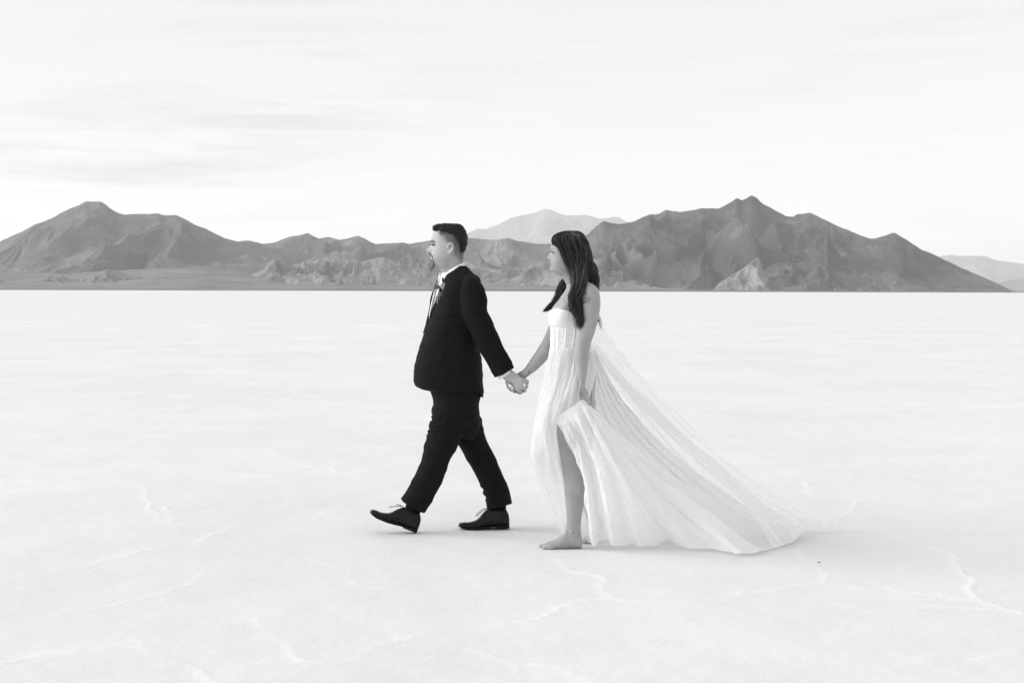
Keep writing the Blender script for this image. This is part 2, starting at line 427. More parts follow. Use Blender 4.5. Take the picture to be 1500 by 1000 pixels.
def range_(name, pts, D0, D1, material, step=1.1, rows=130, amp=0.30, fs=1.0, seed=0.0, pw=1.25, base=424.5, fine=0.9, depth_back=0.6, streak=0.45):
    pts = np.array(pts, float)
    px = np.arange(pts[0, 0], pts[-1, 0] + step, step)
    sk = np.interp(px, pts[:, 0], pts[:, 1]); k = np.exp(-np.linspace(-2, 2, 5) ** 2); k /= k.sum()
    sks = np.convolve(np.pad(sk, 2, mode='edge'), k, 'valid')
    sks = sks + 0.7 * fine * perlin(px * 0.09 + seed, px * 0 + seed) + 0.45 * fine * perlin(px * 0.33 + seed, px * 0 + seed)
    hh = np.maximum(0, (base + ROLL * (px - 750) - sks))      # px above base
    v = np.r_[np.linspace(0, 1, rows), 1 + np.linspace(0.02, 1, rows // 3) * depth_back]
    PX, V = np.meshgrid(px, v); HH = np.tile(hh, (len(v), 1))
    Dw = D0 + (D1 - D0) * V
    Zc = HH * D1 / F                                           # crest height in metres
    prof = np.where(V <= 1, np.clip(V, 0, 1) ** pw, np.clip(1 - (V - 1) / depth_back, 0, 1) ** 1.3)
    Xw = (PX - 750) * Dw / F
    span = D1 - D0
    x_ = Xw / span * 3.2 * fs; y_ = (Dw - D0) / span * 3.2 * fs * streak
    wxx = x_ + 0.45 * fbm(x_ * .8, y_ * .8, seed + 3, 3); wyy = y_ + 0.45 * fbm(x_ * .8, y_ * .8, seed + 7, 3)
    r = ridged(wxx, wyy, seed, 4, 0.38) - 0.85 + .15 * (ridged(wxx * 3.4 + wyy, wyy * 3.0, seed + 50, 3, .45) - .8)
    env = np.clip(V / 0.18, 0, 1) * np.where(V <= 1, np.clip((1.0 - V) / 0.22, 0, 1) ** 0.8, 0.5 * np.clip((V - 1) * 4, 0, 1))
    Z = Zc * (prof + amp * r * env)
    cap = Zc * Dw / D1                                          # nothing in front of the crest may rise above the skyline
    Z = np.where(V < 1, np.minimum(Z, cap * (0.985) + 0.0), Z)
    Z = Z - 4 * (1 - np.clip(V / 0.05, 0, 1)) - 2
    n_, m_ = Z.shape; idx = np.arange(n_ * m_).reshape(n_, m_)
    fc = np.stack([idx[:-1, :-1], idx[:-1, 1:], idx[1:, 1:], idx[1:, :-1]], -1).reshape(-1, 4)
    o = mesh_obj(name, np.stack([Xw, Dw, Z], -1).reshape(-1, 3), fc, material)
    o['kind'] = 'structure'
    return o
rk_left = rock('rock_left', 0.125, 0.205, 0.0022)
rk_right = rock('rock_right', 0.070, 0.155, 0.0026, 110.)
rk_mid = rock('rock_middle', 0.12, 0.27, 0.0035)
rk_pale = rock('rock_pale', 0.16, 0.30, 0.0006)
rk_light = rock('rock_light', 0.14, 0.30, 0.006)
fan_m = rock('fan_gravel', 0.145, 0.22, 0.004)
fan_d = rock('fan_dark', 0.13, 0.17, 0.004)

range_('mountain', [(-900,419),(-600,412),(-420,404),(-300,392),(-150,372),(-60,362),(0,351.5),(13,345),(30,338),(50,327),(62,323),(75,318),(88,310),(96,306),(108,301),(116,298),(124,293),(147,292.5),(153,296),(161,303),(172,309),(183,312),(200,311),(222,311),(230,310),(240,313),(257,313),(270,318),(285,327),(300,332),(315,340),(330,347),(350,351.5),(366,352),(400,362),(450,390),(500,415)],
       7000, 9000, rk_left, amp=0.24, fs=1.15, seed=2.3)
range_('mountain', [(340,380),(350,351),(366,350),(385,355),(403,353),(412,349),(422,345),(443,341),(451,339),(459,344),(466,347),(481,345),(499,349),(513,346),(523,343),(534,347),(542,352),(550,355),(590,353),(600,355),(617,352),(640,349),(685,346),(696,347),(720,349),(733,348),(743,346),(755,350),(787,355),(805,355),(850,362),(900,385),(940,410)],
       7600, 9600, rk_mid, amp=0.30, fs=1.5, seed=5.1)
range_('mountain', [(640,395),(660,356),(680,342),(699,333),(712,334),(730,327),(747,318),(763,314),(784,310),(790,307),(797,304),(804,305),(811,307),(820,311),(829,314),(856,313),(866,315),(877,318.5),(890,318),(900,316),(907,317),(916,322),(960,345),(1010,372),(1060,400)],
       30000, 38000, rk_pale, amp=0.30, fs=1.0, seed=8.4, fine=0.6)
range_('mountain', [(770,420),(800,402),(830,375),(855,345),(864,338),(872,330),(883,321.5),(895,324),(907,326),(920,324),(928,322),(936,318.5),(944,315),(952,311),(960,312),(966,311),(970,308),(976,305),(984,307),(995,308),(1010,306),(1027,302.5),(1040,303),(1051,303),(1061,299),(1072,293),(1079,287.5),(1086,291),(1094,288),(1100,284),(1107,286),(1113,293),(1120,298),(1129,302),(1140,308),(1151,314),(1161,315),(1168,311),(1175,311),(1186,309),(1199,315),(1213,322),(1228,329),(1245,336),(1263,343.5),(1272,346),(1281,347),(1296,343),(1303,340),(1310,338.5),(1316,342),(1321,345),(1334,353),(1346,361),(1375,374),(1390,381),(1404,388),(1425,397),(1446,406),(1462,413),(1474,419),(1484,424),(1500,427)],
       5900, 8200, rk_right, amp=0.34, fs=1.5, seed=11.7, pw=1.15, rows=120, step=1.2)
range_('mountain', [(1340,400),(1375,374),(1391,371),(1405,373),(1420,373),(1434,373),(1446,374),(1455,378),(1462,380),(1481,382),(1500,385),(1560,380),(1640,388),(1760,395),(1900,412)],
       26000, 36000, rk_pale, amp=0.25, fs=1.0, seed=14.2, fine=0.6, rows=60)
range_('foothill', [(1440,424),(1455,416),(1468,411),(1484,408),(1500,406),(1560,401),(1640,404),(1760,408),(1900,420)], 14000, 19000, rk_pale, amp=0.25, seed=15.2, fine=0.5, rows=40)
# front foothills
range_('foothill', [(1040,421),(1047,417),(1057,409),(1070,401),(1082,394),(1092,388),(1100,380),(1106,376),(1111,374),(1114,380),(1117,390),(1121,398),(1127,408),(1134,421)],
       5650, 6150, rk_light, amp=0.35, fs=1.2, seed=21.0, rows=50, step=0.8)
range_('foothill', [(1104,421),(1120,392),(1140,381),(1165,384),(1190,378),(1206,356),(1212,333),(1218,352),(1230,372),(1262,386),(1300,396),(1340,404),(1390,412),(1450,422)],
       5700, 6500, rk_right, amp=0.35, fs=1.2, seed=23.0, rows=70, step=1.0, pw=1.5, streak=.9)
range_('foothill', [(690,421),(705,412),(722,404),(742,394),(756,390),(770,381),(784,374),(800,368),(820,366),(850,372),(880,378),(905,390),(940,404),(980,415),(1010,421)],
       5900, 6900, rk_mid, amp=0.42, fs=1.2, seed=27.0, rows=70, step=1.0, streak=.9)
range_('foothill', [(320,420),(345,408),(362,402),(375,396),(388,392),(393,380),(398,377),(404,376),(409,380),(414,388),(430,385),(448,379),(466,371),(481,369.5),(496,372),(512,377),(530,381),(545,377),(562,374),(580,381),(600,388),(640,394),(680,402),(720,412),(750,420)],
       6000, 7000, rk_mid, amp=0.42, fs=1.3, seed=31.0, rows=70, step=1.0, streak=.9)
range_('foothill', [(560,414),(580,384),(592,373),(600,370),(612,374),(640,382),(690,390),(730,398),(790,414)],
       6900, 7500, rk_mid, amp=0.45, fs=1.6, seed=33.0, rows=50)
range_('foothill', [(30,420),(60,406),(70,402),(88,400),(104,407),(120,404),(140,397),(160,391),(172,394),(186,400),(220,405),(260,409),(320,412),(380,420)],
       5800, 6400, rk_left, amp=0.4, fs=1.8, seed=35.0, rows=40)
range_('foothill', [(-120,420),(-60,404),(-20,402),(0,405),(12,412),(26,421)],
       5600, 6100, rk_left, amp=0.4, fs=1.8, seed=36.0, rows=40)
# alluvial fans: long gravel slopes rising to the foot of the range
range_('alluvial_fan', [(-2600,427),(-1600,419),(-900,408),(-500,402),(-200,398),(0,396),(100,398),(220,391),(300,388),(340,394),(420,402),(560,405),(700,404),(800,408),(900,412),(960,414),(1040,417),(1120,419),(1300,420.5),(1420,422.5),(1500,425),(1640,426.5),(1900,428)],
       4600, 7400, fan_m, amp=0.05, fs=1.2, seed=41.0, rows=50, step=3, pw=1.5, depth_back=0.4)
range_('desert_scrub', [(-2600,427),(-1400,421),(-500,419),(0,419.5),(200,420),(480,420.5),(760,421),(1100,422.5),(1400,424.5),(1500,425.5),(1900,426)],
       4500, 4900, fan_d, amp=0.12, fs=4, seed=43.0, rows=16, step=3, pw=1.0, depth_back=0.4, fine=0.3)

# ================================================================== SHARED HUMAN HELPERS
def face_feats(base_profile, prof, nose_rng, w_nose, w_other, eye):
    """front-of-face relief: nose, lips, brow and chin narrower than the skull section"""
    bp_ = np.array(base_profile, float); pr = np.array(prof, float)
    def f(y, d, cx):
        p = np.interp(y, pr[:, 0], pr[:, 1]); b_ = np.interp(y, bp_[:, 0], bp_[:, 1])
        if y < pr[0, 0] or y > pr[-1, 0]: return 0 * d
        dl = p - b_
        t = np.clip((y - nose_rng[0]) / (nose_rng[1] - nose_rng[0]), 0, 1)
        inside = nose_rng[0] <= y <= nose_rng[1] + 1
        wdt = (w_nose[0] + (w_nose[1] - w_nose[0]) * t) if inside else w_other
        out = dl * np.exp(-np.abs(d / wdt) ** 2.4) * (cx > 0)
        # eye sockets
        ey, er = eye
        out = out + 1.3 * np.exp(-((y - ey) / er) ** 2) * np.exp(-((np.abs(d) - 0.031) / 0.013) ** 2) * (cx > 0)
        return out
    return f
def set_attr(o, name, vals):
    a = o.data.attributes.new(name, 'FLOAT', 'POINT'); a.data.foreach_set('value', np.clip(vals, 0, 1).astype(np.float32))
def ss(x, a, b): 
    t = np.clip((x - a) / (b - a), 0, 1); return t * t * (3 - 2 * t)

def skin_mat(name, base, dark, attr):
    m = mat(name, base, 0.48, Specular_IOR_Level=0.35, Subsurface_Weight=0.12, Subsurface_Scale=0.01)
    Nn, Ll, b = nodes(m)
    a = Nn.new('ShaderNodeAttribute'); a.attribute_name = attr
    g = Nn.new('ShaderNodeTexCoord'); n = Nn.new('ShaderNodeTexNoise'); n.inputs['Scale'].default_value = 22; n.inputs['Detail'].default_value = 6
    Ll.new(g.outputs['Object'], n.inputs['Vector'])
    r = Nn.new('ShaderNodeValToRGB'); r.color_ramp.elements[0].position = .3; r.color_ramp.elements[1].position = .7
    r.color_ramp.elements[0].color = (base * .9,) * 3 + (1,); r.color_ramp.elements[1].color = (base * 1.06,) * 3 + (1,)
    Ll.new(n.outputs[0], r.inputs[0])
    n2_ = Nn.new('ShaderNodeTexNoise'); n2_.inputs['Scale'].default_value = 260; n2_.inputs['Detail'].default_value = 3; Ll.new(g.outputs['Object'], n2_.inputs['Vector'])
    m2 = Nn.new('ShaderNodeMath'); m2.operation = 'MULTIPLY_ADD'; m2.inputs[1].default_value = 0.5; m2.inputs[2].default_value = 0.75
    Ll.new(n2_.outputs[0], m2.inputs[0])
    m3 = Nn.new('ShaderNodeMath'); m3.operation = 'MULTIPLY'; m3.use_clamp = True; Ll.new(m2.outputs[0], m3.inputs[0]); Ll.new(a.outputs['Fac'], m3.inputs[1])
    mx = Nn.new('ShaderNodeMix'); mx.data_type = 'RGBA'; Ll.new(m3.outputs[0], mx.inputs['Factor']); Ll.new(r.outputs[0], mx.inputs[6])
    mx.inputs[7].default_value = (dark, dark, dark, 1); Ll.new(mx.outputs[2], b.inputs['Base Color'])
    bp = Nn.new('ShaderNodeBump'); bp.inputs['Strength'].default_value = .25; bp.inputs['Distance'].default_value = .002
    Ll.new(n2_.outputs[0], bp.inputs['Height']); Ll.new(bp.outputs[0], b.inputs['Normal'])
    return m
def strands(mb, paths, w, jit=0.0):
    """thin ribbons following 3D polylines (n,k,3)"""
    for p in paths:
        p = np.asarray(p); T = np.gradient(p, axis=0); T /= np.linalg.norm(T, axis=1)[:, None] + 1e-9
        up = RNG.normal(size=3); s_ = np.cross(T, up); s_ /= np.linalg.norm(s_, axis=1)[:, None] + 1e-9
        ww = w * (1 - np.linspace(0, 1, len(p)) ** 3 * 0.85)[:, None] * 0.5
        a = p + s_ * ww; b_ = p - s_ * ww; k = len(p)
        mb.add(np.vstack([a, b_]), [(i, i + 1, i + 1 + k, i + k) for i in range(k - 1)])

# ================================================================== THE MAN
suit = mat('suit_wool', 0.011, 0.9, Specular_IOR_Level=0.12, Sheen_Weight=0.0)
noise_albedo(suit, 0.0075, 0.0095, 25)
shirt_m = mat('shirt_cotton', 0.80, 0.7, Specular_IOR_Level=0.2)
skin_man = skin_mat('skin_man', 0.43, 0.02, 'stubble')
hair_man = mat('hair_man', 0.018, 0.6, Specular_IOR_Level=0.15)
leather = mat('black_leather', 0.008, 0.30, Specular_IOR_Level=0.22)
rubber = mat('sole_rubber', 0.009, 0.7, Specular_IOR_Level=0.15)
lace_m = mat('lace_cord', 0.02, 0.7)
metal_m = mat('polished_metal', 0.85, 0.2, Metallic=1.0)

man = empty('person', P(665, 778, 8.08)[:2] + (0,), 'man in black suit with short hair and goatee striding left, one hand held behind him', 'person')
Ym = 8.08
body = MB()
man_base = [(328,650),(330,642),(334,637),(340,635),(346,633.4),(352,633),(358,633.2),(364,633),(370,632.6),(376,632.5),(382,633),(388,636),(392,640.5),(396,644),(402,648),(410,652)]
man_prof = [(340,635),(346,632.6),(350,631.3),(354,630.8),(357,631.3),(359,631.2),(361,629.6),(363,627.4),(365,625.0),(366.5,624.0),(368.2,624.4),(369.6,627.2),(370.8,630.2),(372,630.2),(374,629.7),(375.5,630.6),(377,631.4),(378.5,630.8),(380,631.2),(382,632.3),(385,631.6),(388,632.6),(391,638),(393,641.8),(396,644)]
hx = [(328,672,.03),(330,675,.05),(334,678.5,.064),(340,681.5,.073),(346,683,.077),(352,683.5,.078),(358,683,.077),(364,681.5,.075),(370,680,.072),(376,679,.068),(382,678.5,.064),(388,678.5,.060),(392,679,.057),(396,680,.056),(402,682,.058),(410,687,.07)]
rows = [(y, x, hx[i][1], hx[i][2], Ym) for i, (y, x) in enumerate(man_base)]
vrows(body, rows, 0.6, 64, 2.25, face_feats(man_base, man_prof, (357, 370), (.011, .019), .027, (358.5, 2.6)))
# torso core and limbs inside the clothes, one skin
vrows(body, [(404,652,684,.07,Ym),(412,650,694,.13,Ym),(430,645,700,.18,Ym),(470,634,700,.185,Ym),(530,618,698,.19,Ym),(575,640,698,.165,Ym),(612,640,697,.15,Ym)], 4, 32, 2.4)
tube(body, [(690,424,7.90,15),(694,450,7.86,14),(708,485,7.84,12),(726,520,7.85,10.5),(739,544,7.85,8.2),(743,550,7.845,7.6)])
tube(body, [(690,428,8.28,14),(672,470,8.30,12.5),(652,520,8.28,10.5),(648,560,8.2,8)])
tube(body, [(664,600,8.0,18),(648,645,7.98,15),(636,672,7.98,12),(622,705,7.99,11),(606,742,8.0,7.5),(600,757,8.0,7)])
tube(body, [(674,600,8.17,18),(692,645,8.18,15),(705,672,8.17,12),(720,702,8.16,11),(728,742,8.15,7.5),(730,757,8.15,7)])
# ear
def ear(mb, px, py, Y, sgn):
    pts = [(px-3.6,py-1.0),(px-2.6,py-5.2),(px+0.4,py-7.0),(px+3.4,py-6.0),(px+4.4,py-2.4),(px+3.2,py+1.8),(px+0.6,py+5.6),(px-2.0,py+8.0),(px-3.6,py+6.4)]
    tube(mb, [(a,b_,Y + sgn*0.007*math.sin(i/8*math.pi) ,1.35,.0042) for i,(a,b_) in enumerate(pts)], m=10)
    tube(mb, [(px-0.8,py-3.6,Y+sgn*-.001,1.2,.003),(px+1.9,py-1.8,Y,1.0,.003),(px+0.8,py+2.6,Y,1.1,.003),(px-1.8,py+4.0,Y,1.0,.003)], m=8)
    tube(mb, [(px+1,py-1,Y-sgn*.008,3.2,.004),(px-1,py+4,Y-sgn*.008,2.6,.004)], m=10)
ear(body, 659.4, 364.2, Ym - 0.081, -1)
ear(body, 659.4, 364.2, Ym + 0.081, 1)
# near hand: palm seen from the back, fingers closed round hers
YH = 7.84
tube(body, [(741,547,YH,8.4,.024),(748,552,YH-.004,9.6,.019),(756,559,YH-.008,10.2,.017),(762,563,YH-.008,9.0,.015)], m=20)
def finger(mb, pts, r0, r1):
    k = len(pts); tube(mb, [(a,b_,c,r0+(r1-r0)*i/(k-1)) for i,(a,b_,c) in enumerate(pts)], m=10)
finger(body, [(757,554,YH-.014),(766,556.2,YH-.020),(772.4,558.2,YH-.006),(772.2,561.2,YH+.016),(766,563,YH+.030)], 2.9, 2.2)
finger(body, [(756,559,YH-.016),(765,561.8,YH-.023),(771.4,564.6,YH-.008),(771,567.2,YH+.014),(764.5,568,YH+.028)], 3.0, 2.2)
finger(body, [(755,564,YH-.016),(763,567.2,YH-.023),(769.4,570.2,YH-.008),(768.4,572.8,YH+.012),(762,572,YH+.026)], 2.9, 2.1)
finger(body, [(752,567,YH-.014),(758.6,571.2,YH-.020),(764.2,574.2,YH-.008),(762,576,YH+.010),(757,574,YH+.022)], 2.5, 1.9)
finger(body, [(746,552,YH+.012),(754,550.5,YH+.020),(761,552.5,YH+.030),(767,556.5,YH+.036)], 3.1, 2.3)
# far hand hidden by the body
tube(body, [(648,560,8.2,6.5),(650,572,8.2,7,.016),(651,582,8.2,6,.012)])
for q in range(4): finger(body, [(647+q*2.4,578,8.185+q*.012),(646+q*2.6,588,8.18+q*.013),(648+q*2.4,594,8.185+q*.012)], 2.0, 1.6)
man_skin, co = body.remesh('body', skin_man, man, 0.0027, 2)
ix, iy = inv(co)
hairline = np.interp(iy, [330,338,343,350,357,360], [640,640,644,647,652,655])
st = ss(ix, hairline - 1.0, hairline + 9) * (1 - ss(iy, 356 + (ix - 655) * 1.0, 372 + (ix - 655) * 0.9)) * (iy < 400)
st = st * (0.72 + 0.4 * ss(ix, 655, 680)) * (1 - 0.35 * ss(iy, 345, 372))
ea = ((ix - 659) / 6.5) ** 2 + ((iy - 364) / 9.5) ** 2 < 1
st = np.maximum(st, .9 * ss(ix, 640, 646) * (1 - ss(iy, 341, 350 + (ix - 650) * .35)) * (iy > 330)) * (ix > hairline - 2)
st = np.where(ea, 0, st)
back = ss(ix, 664, 676) * (1 - ss(iy, 366, 387)) * 1.0 * (iy < 392)
jaw = 0.16 * ss(iy, 372, 380) * (1 - ss(iy, 390, 397)) * (1 - ss(ix, 655, 664))
brow = 0
set_attr(man_skin, 'stubble', np.where(iy < 400, np.maximum(np.maximum(st, back * (1 - ea)), jaw), 0))

# short hair on top, combed forward
hm = MB()
vrows(hm, [(327.2,648,668,.022,Ym),(328.6,640,674,.046,Ym),(331,635.0,677.5,.062,Ym),(334,633.6,680,.071,Ym),(337,634.6,681.8,.075,Ym),(340,640,683.2,.0775,Ym),(344,650,684.4,.0768,Ym),(348,657,684.8,.0762,Ym),(353,663,684.9,.074,Ym),(358,668,684.2,.070,Ym),(364,672,682.4,.064,Ym),(369,674,680.6,.055,Ym)], 0.6, 48, 2.3)
def tuft(c, n):
    x, y = inv(c)
    k = perlin(x * .55 + y * .9, y * 1.6 - x * .2, c[:, 1] * 60) * .0036 + np.clip(perlin(x * .16, y * .3, c[:, 1] * 12), -.6, .6) * .003
    return c + n * k[:, None]
hair_top, _ = hm.remesh('hair', hair_man, man, 0.0026, 2, tuft)
sm_ = MB(); ps = []
for _ in range(420):
    u = RNG.random(); d = RNG.normal() * .035
    x0 = 640 + 34 * u; y0 = 330.6 - 2.2 * math.sin(u * math.pi) + abs(d) * 35
    ln = 4 + 4 * RNG.random(); 
    ps.append(PA([[x0, y0 + .8, Ym + d], [x0 - ln * .5, y0 - .6 - .6 * RNG.random(), Ym + d], [x0 - ln, y0 - .9 + 1.5 * RNG.random() * (1 - u), Ym + d]]))
for _ in range(160):
    d = RNG.normal() * .035; y0 = 332 + 5 * RNG.random() + abs(d) * 40
    ps.append(PA([[641, y0, Ym + d], [637, y0 - .8, Ym + d], [633.2 + 1.5 * RNG.random(), y0 + .6 * RNG.random() - 1.2, Ym + d]]))
strands(sm_, ps, .0016); sm_.build('strand', hair_man, hair_top)['kind'] = 'stuff'

# goatee and moustache
beard_m = mat('beard_grey', 0.12, 0.6); noise_albedo(beard_m, 0.03, 0.30, 240, 3)
bm = MB()
tube(bm, [(631.5,382,Ym,2.0,.022),(632.6,387,Ym,4.4,.030),(631.8,391.5,Ym,4.2,.024),(631.2,395,Ym,2.6,.014)], m=20)
tube(bm, [(632.6,373.4,Ym-.020,1.3,.006),(634,378,Ym-.027,1.3,.005),(634.8,383,Ym-.030,2.0,.006),(634.4,388,Ym-.028,3.2,.009)], m=12)
tube(bm, [(632.6,373.4,Ym+.020,1.3,.006),(634,378,Ym+.027,1.3,.005),(634.8,383,Ym+.030,2.0,.006),(634.4,388,Ym+.028,3.2,.009)], m=12)
beard, _ = bm.remesh('beard', beard_m, man, .0026, 2, tuft)
light_hair = mat('grey_hair', 0.5, 0.5); dark_hair = mat('dark_hair', 0.025, 0.5)
for mm_, cnt in ((light_hair, 300), (dark_hair, 110)):
    b2 = MB(); ps = []
    for _ in range(cnt):
        a = RNG.random(); d = RNG.normal() * .013; x0 = 628.6 + 8 * RNG.random(); y0 = 382 + 8 * RNG.random()
        x1 = 628.4 + 6 * RNG.random(); y1 = 393.5 + 5.5 * RNG.random() - abs(x1 - 631) * .7
        ps.append(PA([[x0, y0, Ym + d - .012], [(x0 + x1) / 2 - 1.4 + RNG.normal() * .6, (y0 + y1) / 2, Ym + d * 1.2 - .014], [x1 + RNG.normal() * .5, y1, Ym + d]]))
    strands(b2, ps, .0015); b2.build('strand', mm_, beard)['kind'] = 'stuff'
mu = MB()
for sg in (-1, 1):
    tube(mu, [(629.6,371.4,Ym+sg*.004,1.3,.006),(631.2,373.0,Ym+sg*.016,1.7,.006),(632.8,375.4,Ym+sg*.023,1.0,.003),(633.8,378.8,Ym+sg*.026,.7,.002)], m=10)
mus = mu.build('moustache', dark_hair, man)
b2 = MB(); ps = []
for _ in range(160):
    sg = -1 if RNG.random() < .7 else 1; a = RNG.random()
    x0 = 629.8 + 3.2 * a; y0 = 370.8 + 2.6 * a; d = sg * (.003 + .022 * a)
    ps.append(PA([[x0, y0, Ym + d - .002], [x0 + .4, y0 + 1.5, Ym + d * 1.1 - .005], [x0 + .9 + RNG.normal() * .3, y0 + 3.0 + RNG.random(), Ym + d * 1.15 - .003]]))
strands(b2, ps, .0013); b2.build('strand', dark_hair, mus)['kind'] = 'stuff'
for sg, nm in ((-1, ''), (1, '')):
    eb = MB(); tube(eb, [(630.6,353.8,Ym+sg*.016,.9,.004),(633.0,352.9,Ym+sg*.034,1.0,.004),(637.2,354.6,Ym+sg*.050,.6,.003)], m=8); eb.build('eyebrow', dark_hair, man)
    ew = MB(); ball(ew, 634.6, 358.8, Ym+sg*.032, 2.3, 1.9, .0125); eye_o = ew.build('eye', mat('eye_white', .45, .2), man)
    ip = MB(); ball(ip, 633.2, 358.8, Ym+sg*.0345, 1.05, 1.2, .0118); ip.build('iris', mat('iris', .03, .2), eye_o)
    el = MB(); tube(el, [(631.8,358.0,Ym+sg*.034,.5,.003),(633.8,357.0,Ym+sg*.045,.6,.0025),(637.4,358.9,Ym+sg*.051,.4,.002)], m=8); el.build('eyelid', dark_hair, man)

# jacket: torso, far lapel, sleeves as one garment
jk = MB()
vrows(jk, [(389,669,683,.060,Ym),(394,662,688,.095,Ym),(400,655,693.5,.145,Ym),(408,650,700,.195,Ym),(416,647,705,.222,Ym),(428,643.5,707,.235,Ym),(440,639,708,.238,Ym),(452,634.5,708,.24,Ym),(465,629.5,707,.24,Ym),(476,625,705.5,.238,Ym),(485,621.6,704.5,.235,Ym),(505,615,704,.235,Ym),(522,610,705,.238,Ym),(535,607,706.5,.24,Ym),(550,605,707.5,.24,Ym),(560,606.2,708,.238,Ym),(567,611,708.6,.232,Ym),(572,622,709,.222,Ym),(576,640,709,.21,Ym)], 2.0, 56, 2.5)
tube(jk, [(700,560,Ym-.02,7,.14),(703,572,Ym-.02,5,.12),(706.5,581,Ym-.02,1.5,.05)], m=16)
# far lapel and front edge
tube(jk, [(641,416,Ym+.085,4,.03),(635.5,430,Ym+.080,3.6,.025),(632,450,Ym+.075,3.8,.025),(627,468,Ym+.065,3.2,.025),(623.5,485,Ym+.05,3,.03)], m=14)
# near lapel roll
tube(jk, [(657,406,Ym-.085,3.2,.020),(649,420,Ym-.100,4.2,.018),(643,438,Ym-.100,4.6,.016),(634.5,458,Ym-.085,4,.016),(625,482,Ym-.05,2.5,.016)], m=14)
# near sleeve with elbow fold
tube(jk, [(687,414,7.925,11.5,.050),(691,425,7.88,18.2,.066),(693.5,440,7.862,20.4,.070),(696.5,460,7.85,19.2,.068),(705,478,7.845,19.2,.066),(711.5,493,7.845,18.0,.062),(720,510,7.846,17.3,.058),(733,534,7.848,17.0,.054),(739.2,546,7.85,16.6,.052)], m=28, round_ends=(True, False))
tube(jk, [(716,468,7.87,3.5,.03),(720.5,476,7.86,4.4,.03),(721,484,7.86,3.0,.025)], m=12)
# far sleeve
tube(jk, [(690,415,8.26,15,.06),(678,455,8.31,19,.065),(660,505,8.31,17,.06),(652,548,8.25,15,.055)], m=24, round_ends=(True, False))
def cloth_wr(c, n):
    x, y = inv(c)
    k = .0042 * ridged(x * .026 + y * .010, y * .030 - x * .02, c[:, 1] * 2, 2)
    sl = ((x - 700) * .9 - (y - 500) * -.2)
    k = k + .003 * np.sin((y * .9 - x * .35) * .28 + 2 * perlin(x * .05, y * .05)) * np.exp(-((x - 712) / 16) ** 2 - ((y - 486) / 20) ** 2)
    # arm hole seam
    return c + n * (k - .004)[:, None]
jacket, _ = jk.remesh('jacket', suit, man, 0.0042, 2, cloth_wr)
bt = MB(); ball(bt, 621.2, 487, Ym - .012, 1.9, 2.1, .008); bt.build('button', mat('button_horn', 0.10, 0.25), jacket)
pk = MB()   # breast pocket welt and side pocket flap
tube(pk, [(652,462,Ym-.235,.5,.004),(666,459,Ym-.243,.5,.004)], m=6); pk.build('pocket', suit, jacket)

# shirt: front seen between the lapels, collar band, cuff
sh = MB()
vrows(sh, [(399,647,672,.066,Ym),(406,645.5,672,.075,Ym),(414,642.6,670,.08,Ym+.01),(424,638.6,665,.085,Ym+.01),(434,635.8,660,.085,Ym+.012),(444,633.4,655,.083,Ym+.014),(456,630.4,650,.078,Ym+.012),(468,628,645,.06,Ym+.01),(478,626,640,.04,Ym)], 2, 32, 2.3)
shirt = sh.build('shirt', shirt_m, man)
# collar band: inclined ring standing round the neck, open at the throat
def collar():
    rings = []
    cxs = [(679.4,384.6,681.6,390.4),(676,385.8,678,392.2),(670,388.6,672,395.5),(664,392,666.5,400),(660,394.6,662,403.5),(654,399.4,657,408.5),(649.5,403.6,652.6,412.5),(646.4,405.4,648.2,410.4)]
    th = np.linspace(0, 1, len(cxs))
    out = []
    for sgn in (-1, 1):
        for i, (a, b_, c, d) in enumerate(cxs if sgn < 0 else cxs[::-1]):
            t = (i / 7 if sgn < 0 else 1 - i / 7)
            wd = .069 * math.sin(math.pi * (0.04 + 0.86 * t)) ** .55
            out.append((a, b_, c, d, Ym + sgn * wd))
    o = np.array(out); top = PA(o[:, [0, 1, 4]]); bot = PA(np.c_[o[:, 2], o[:, 3], o[:, 4]])
    bot[:, 1] += np.sign(bot[:, 1] - Ym) * .013
    cen = (top.mean(0) + bot.mean(0)) / 2
    ot = top + (top - cen) * [.03, .03, 0]; n = len(top)
    R = np.stack([top, ot + [0, 0, .001], bot, bot - (bot - cen) * [.05, .05, 0]], 1)
    return R
R = collar()
cl = MB(); R2_ = np.vstack([spl(np.arange(8), R[:8].reshape(8, -1), at=np.linspace(0, 7, 30)), spl(np.arange(8), R[8:].reshape(8, -1), at=np.linspace(0, 7, 30))]).reshape(-1, 4, 3)
cl.loft(R2_[:30], True); cl.loft(R2_[30:], True); cl.build('collar', shirt_m, shirt)
cf = MB(); tube(cf, [(736,541,7.85,11.5,.040),(741.4,549.6,7.85,11.6,.038)], m=24, round_ends=(False, False)); cf.build('cuff', shirt_m, shirt)
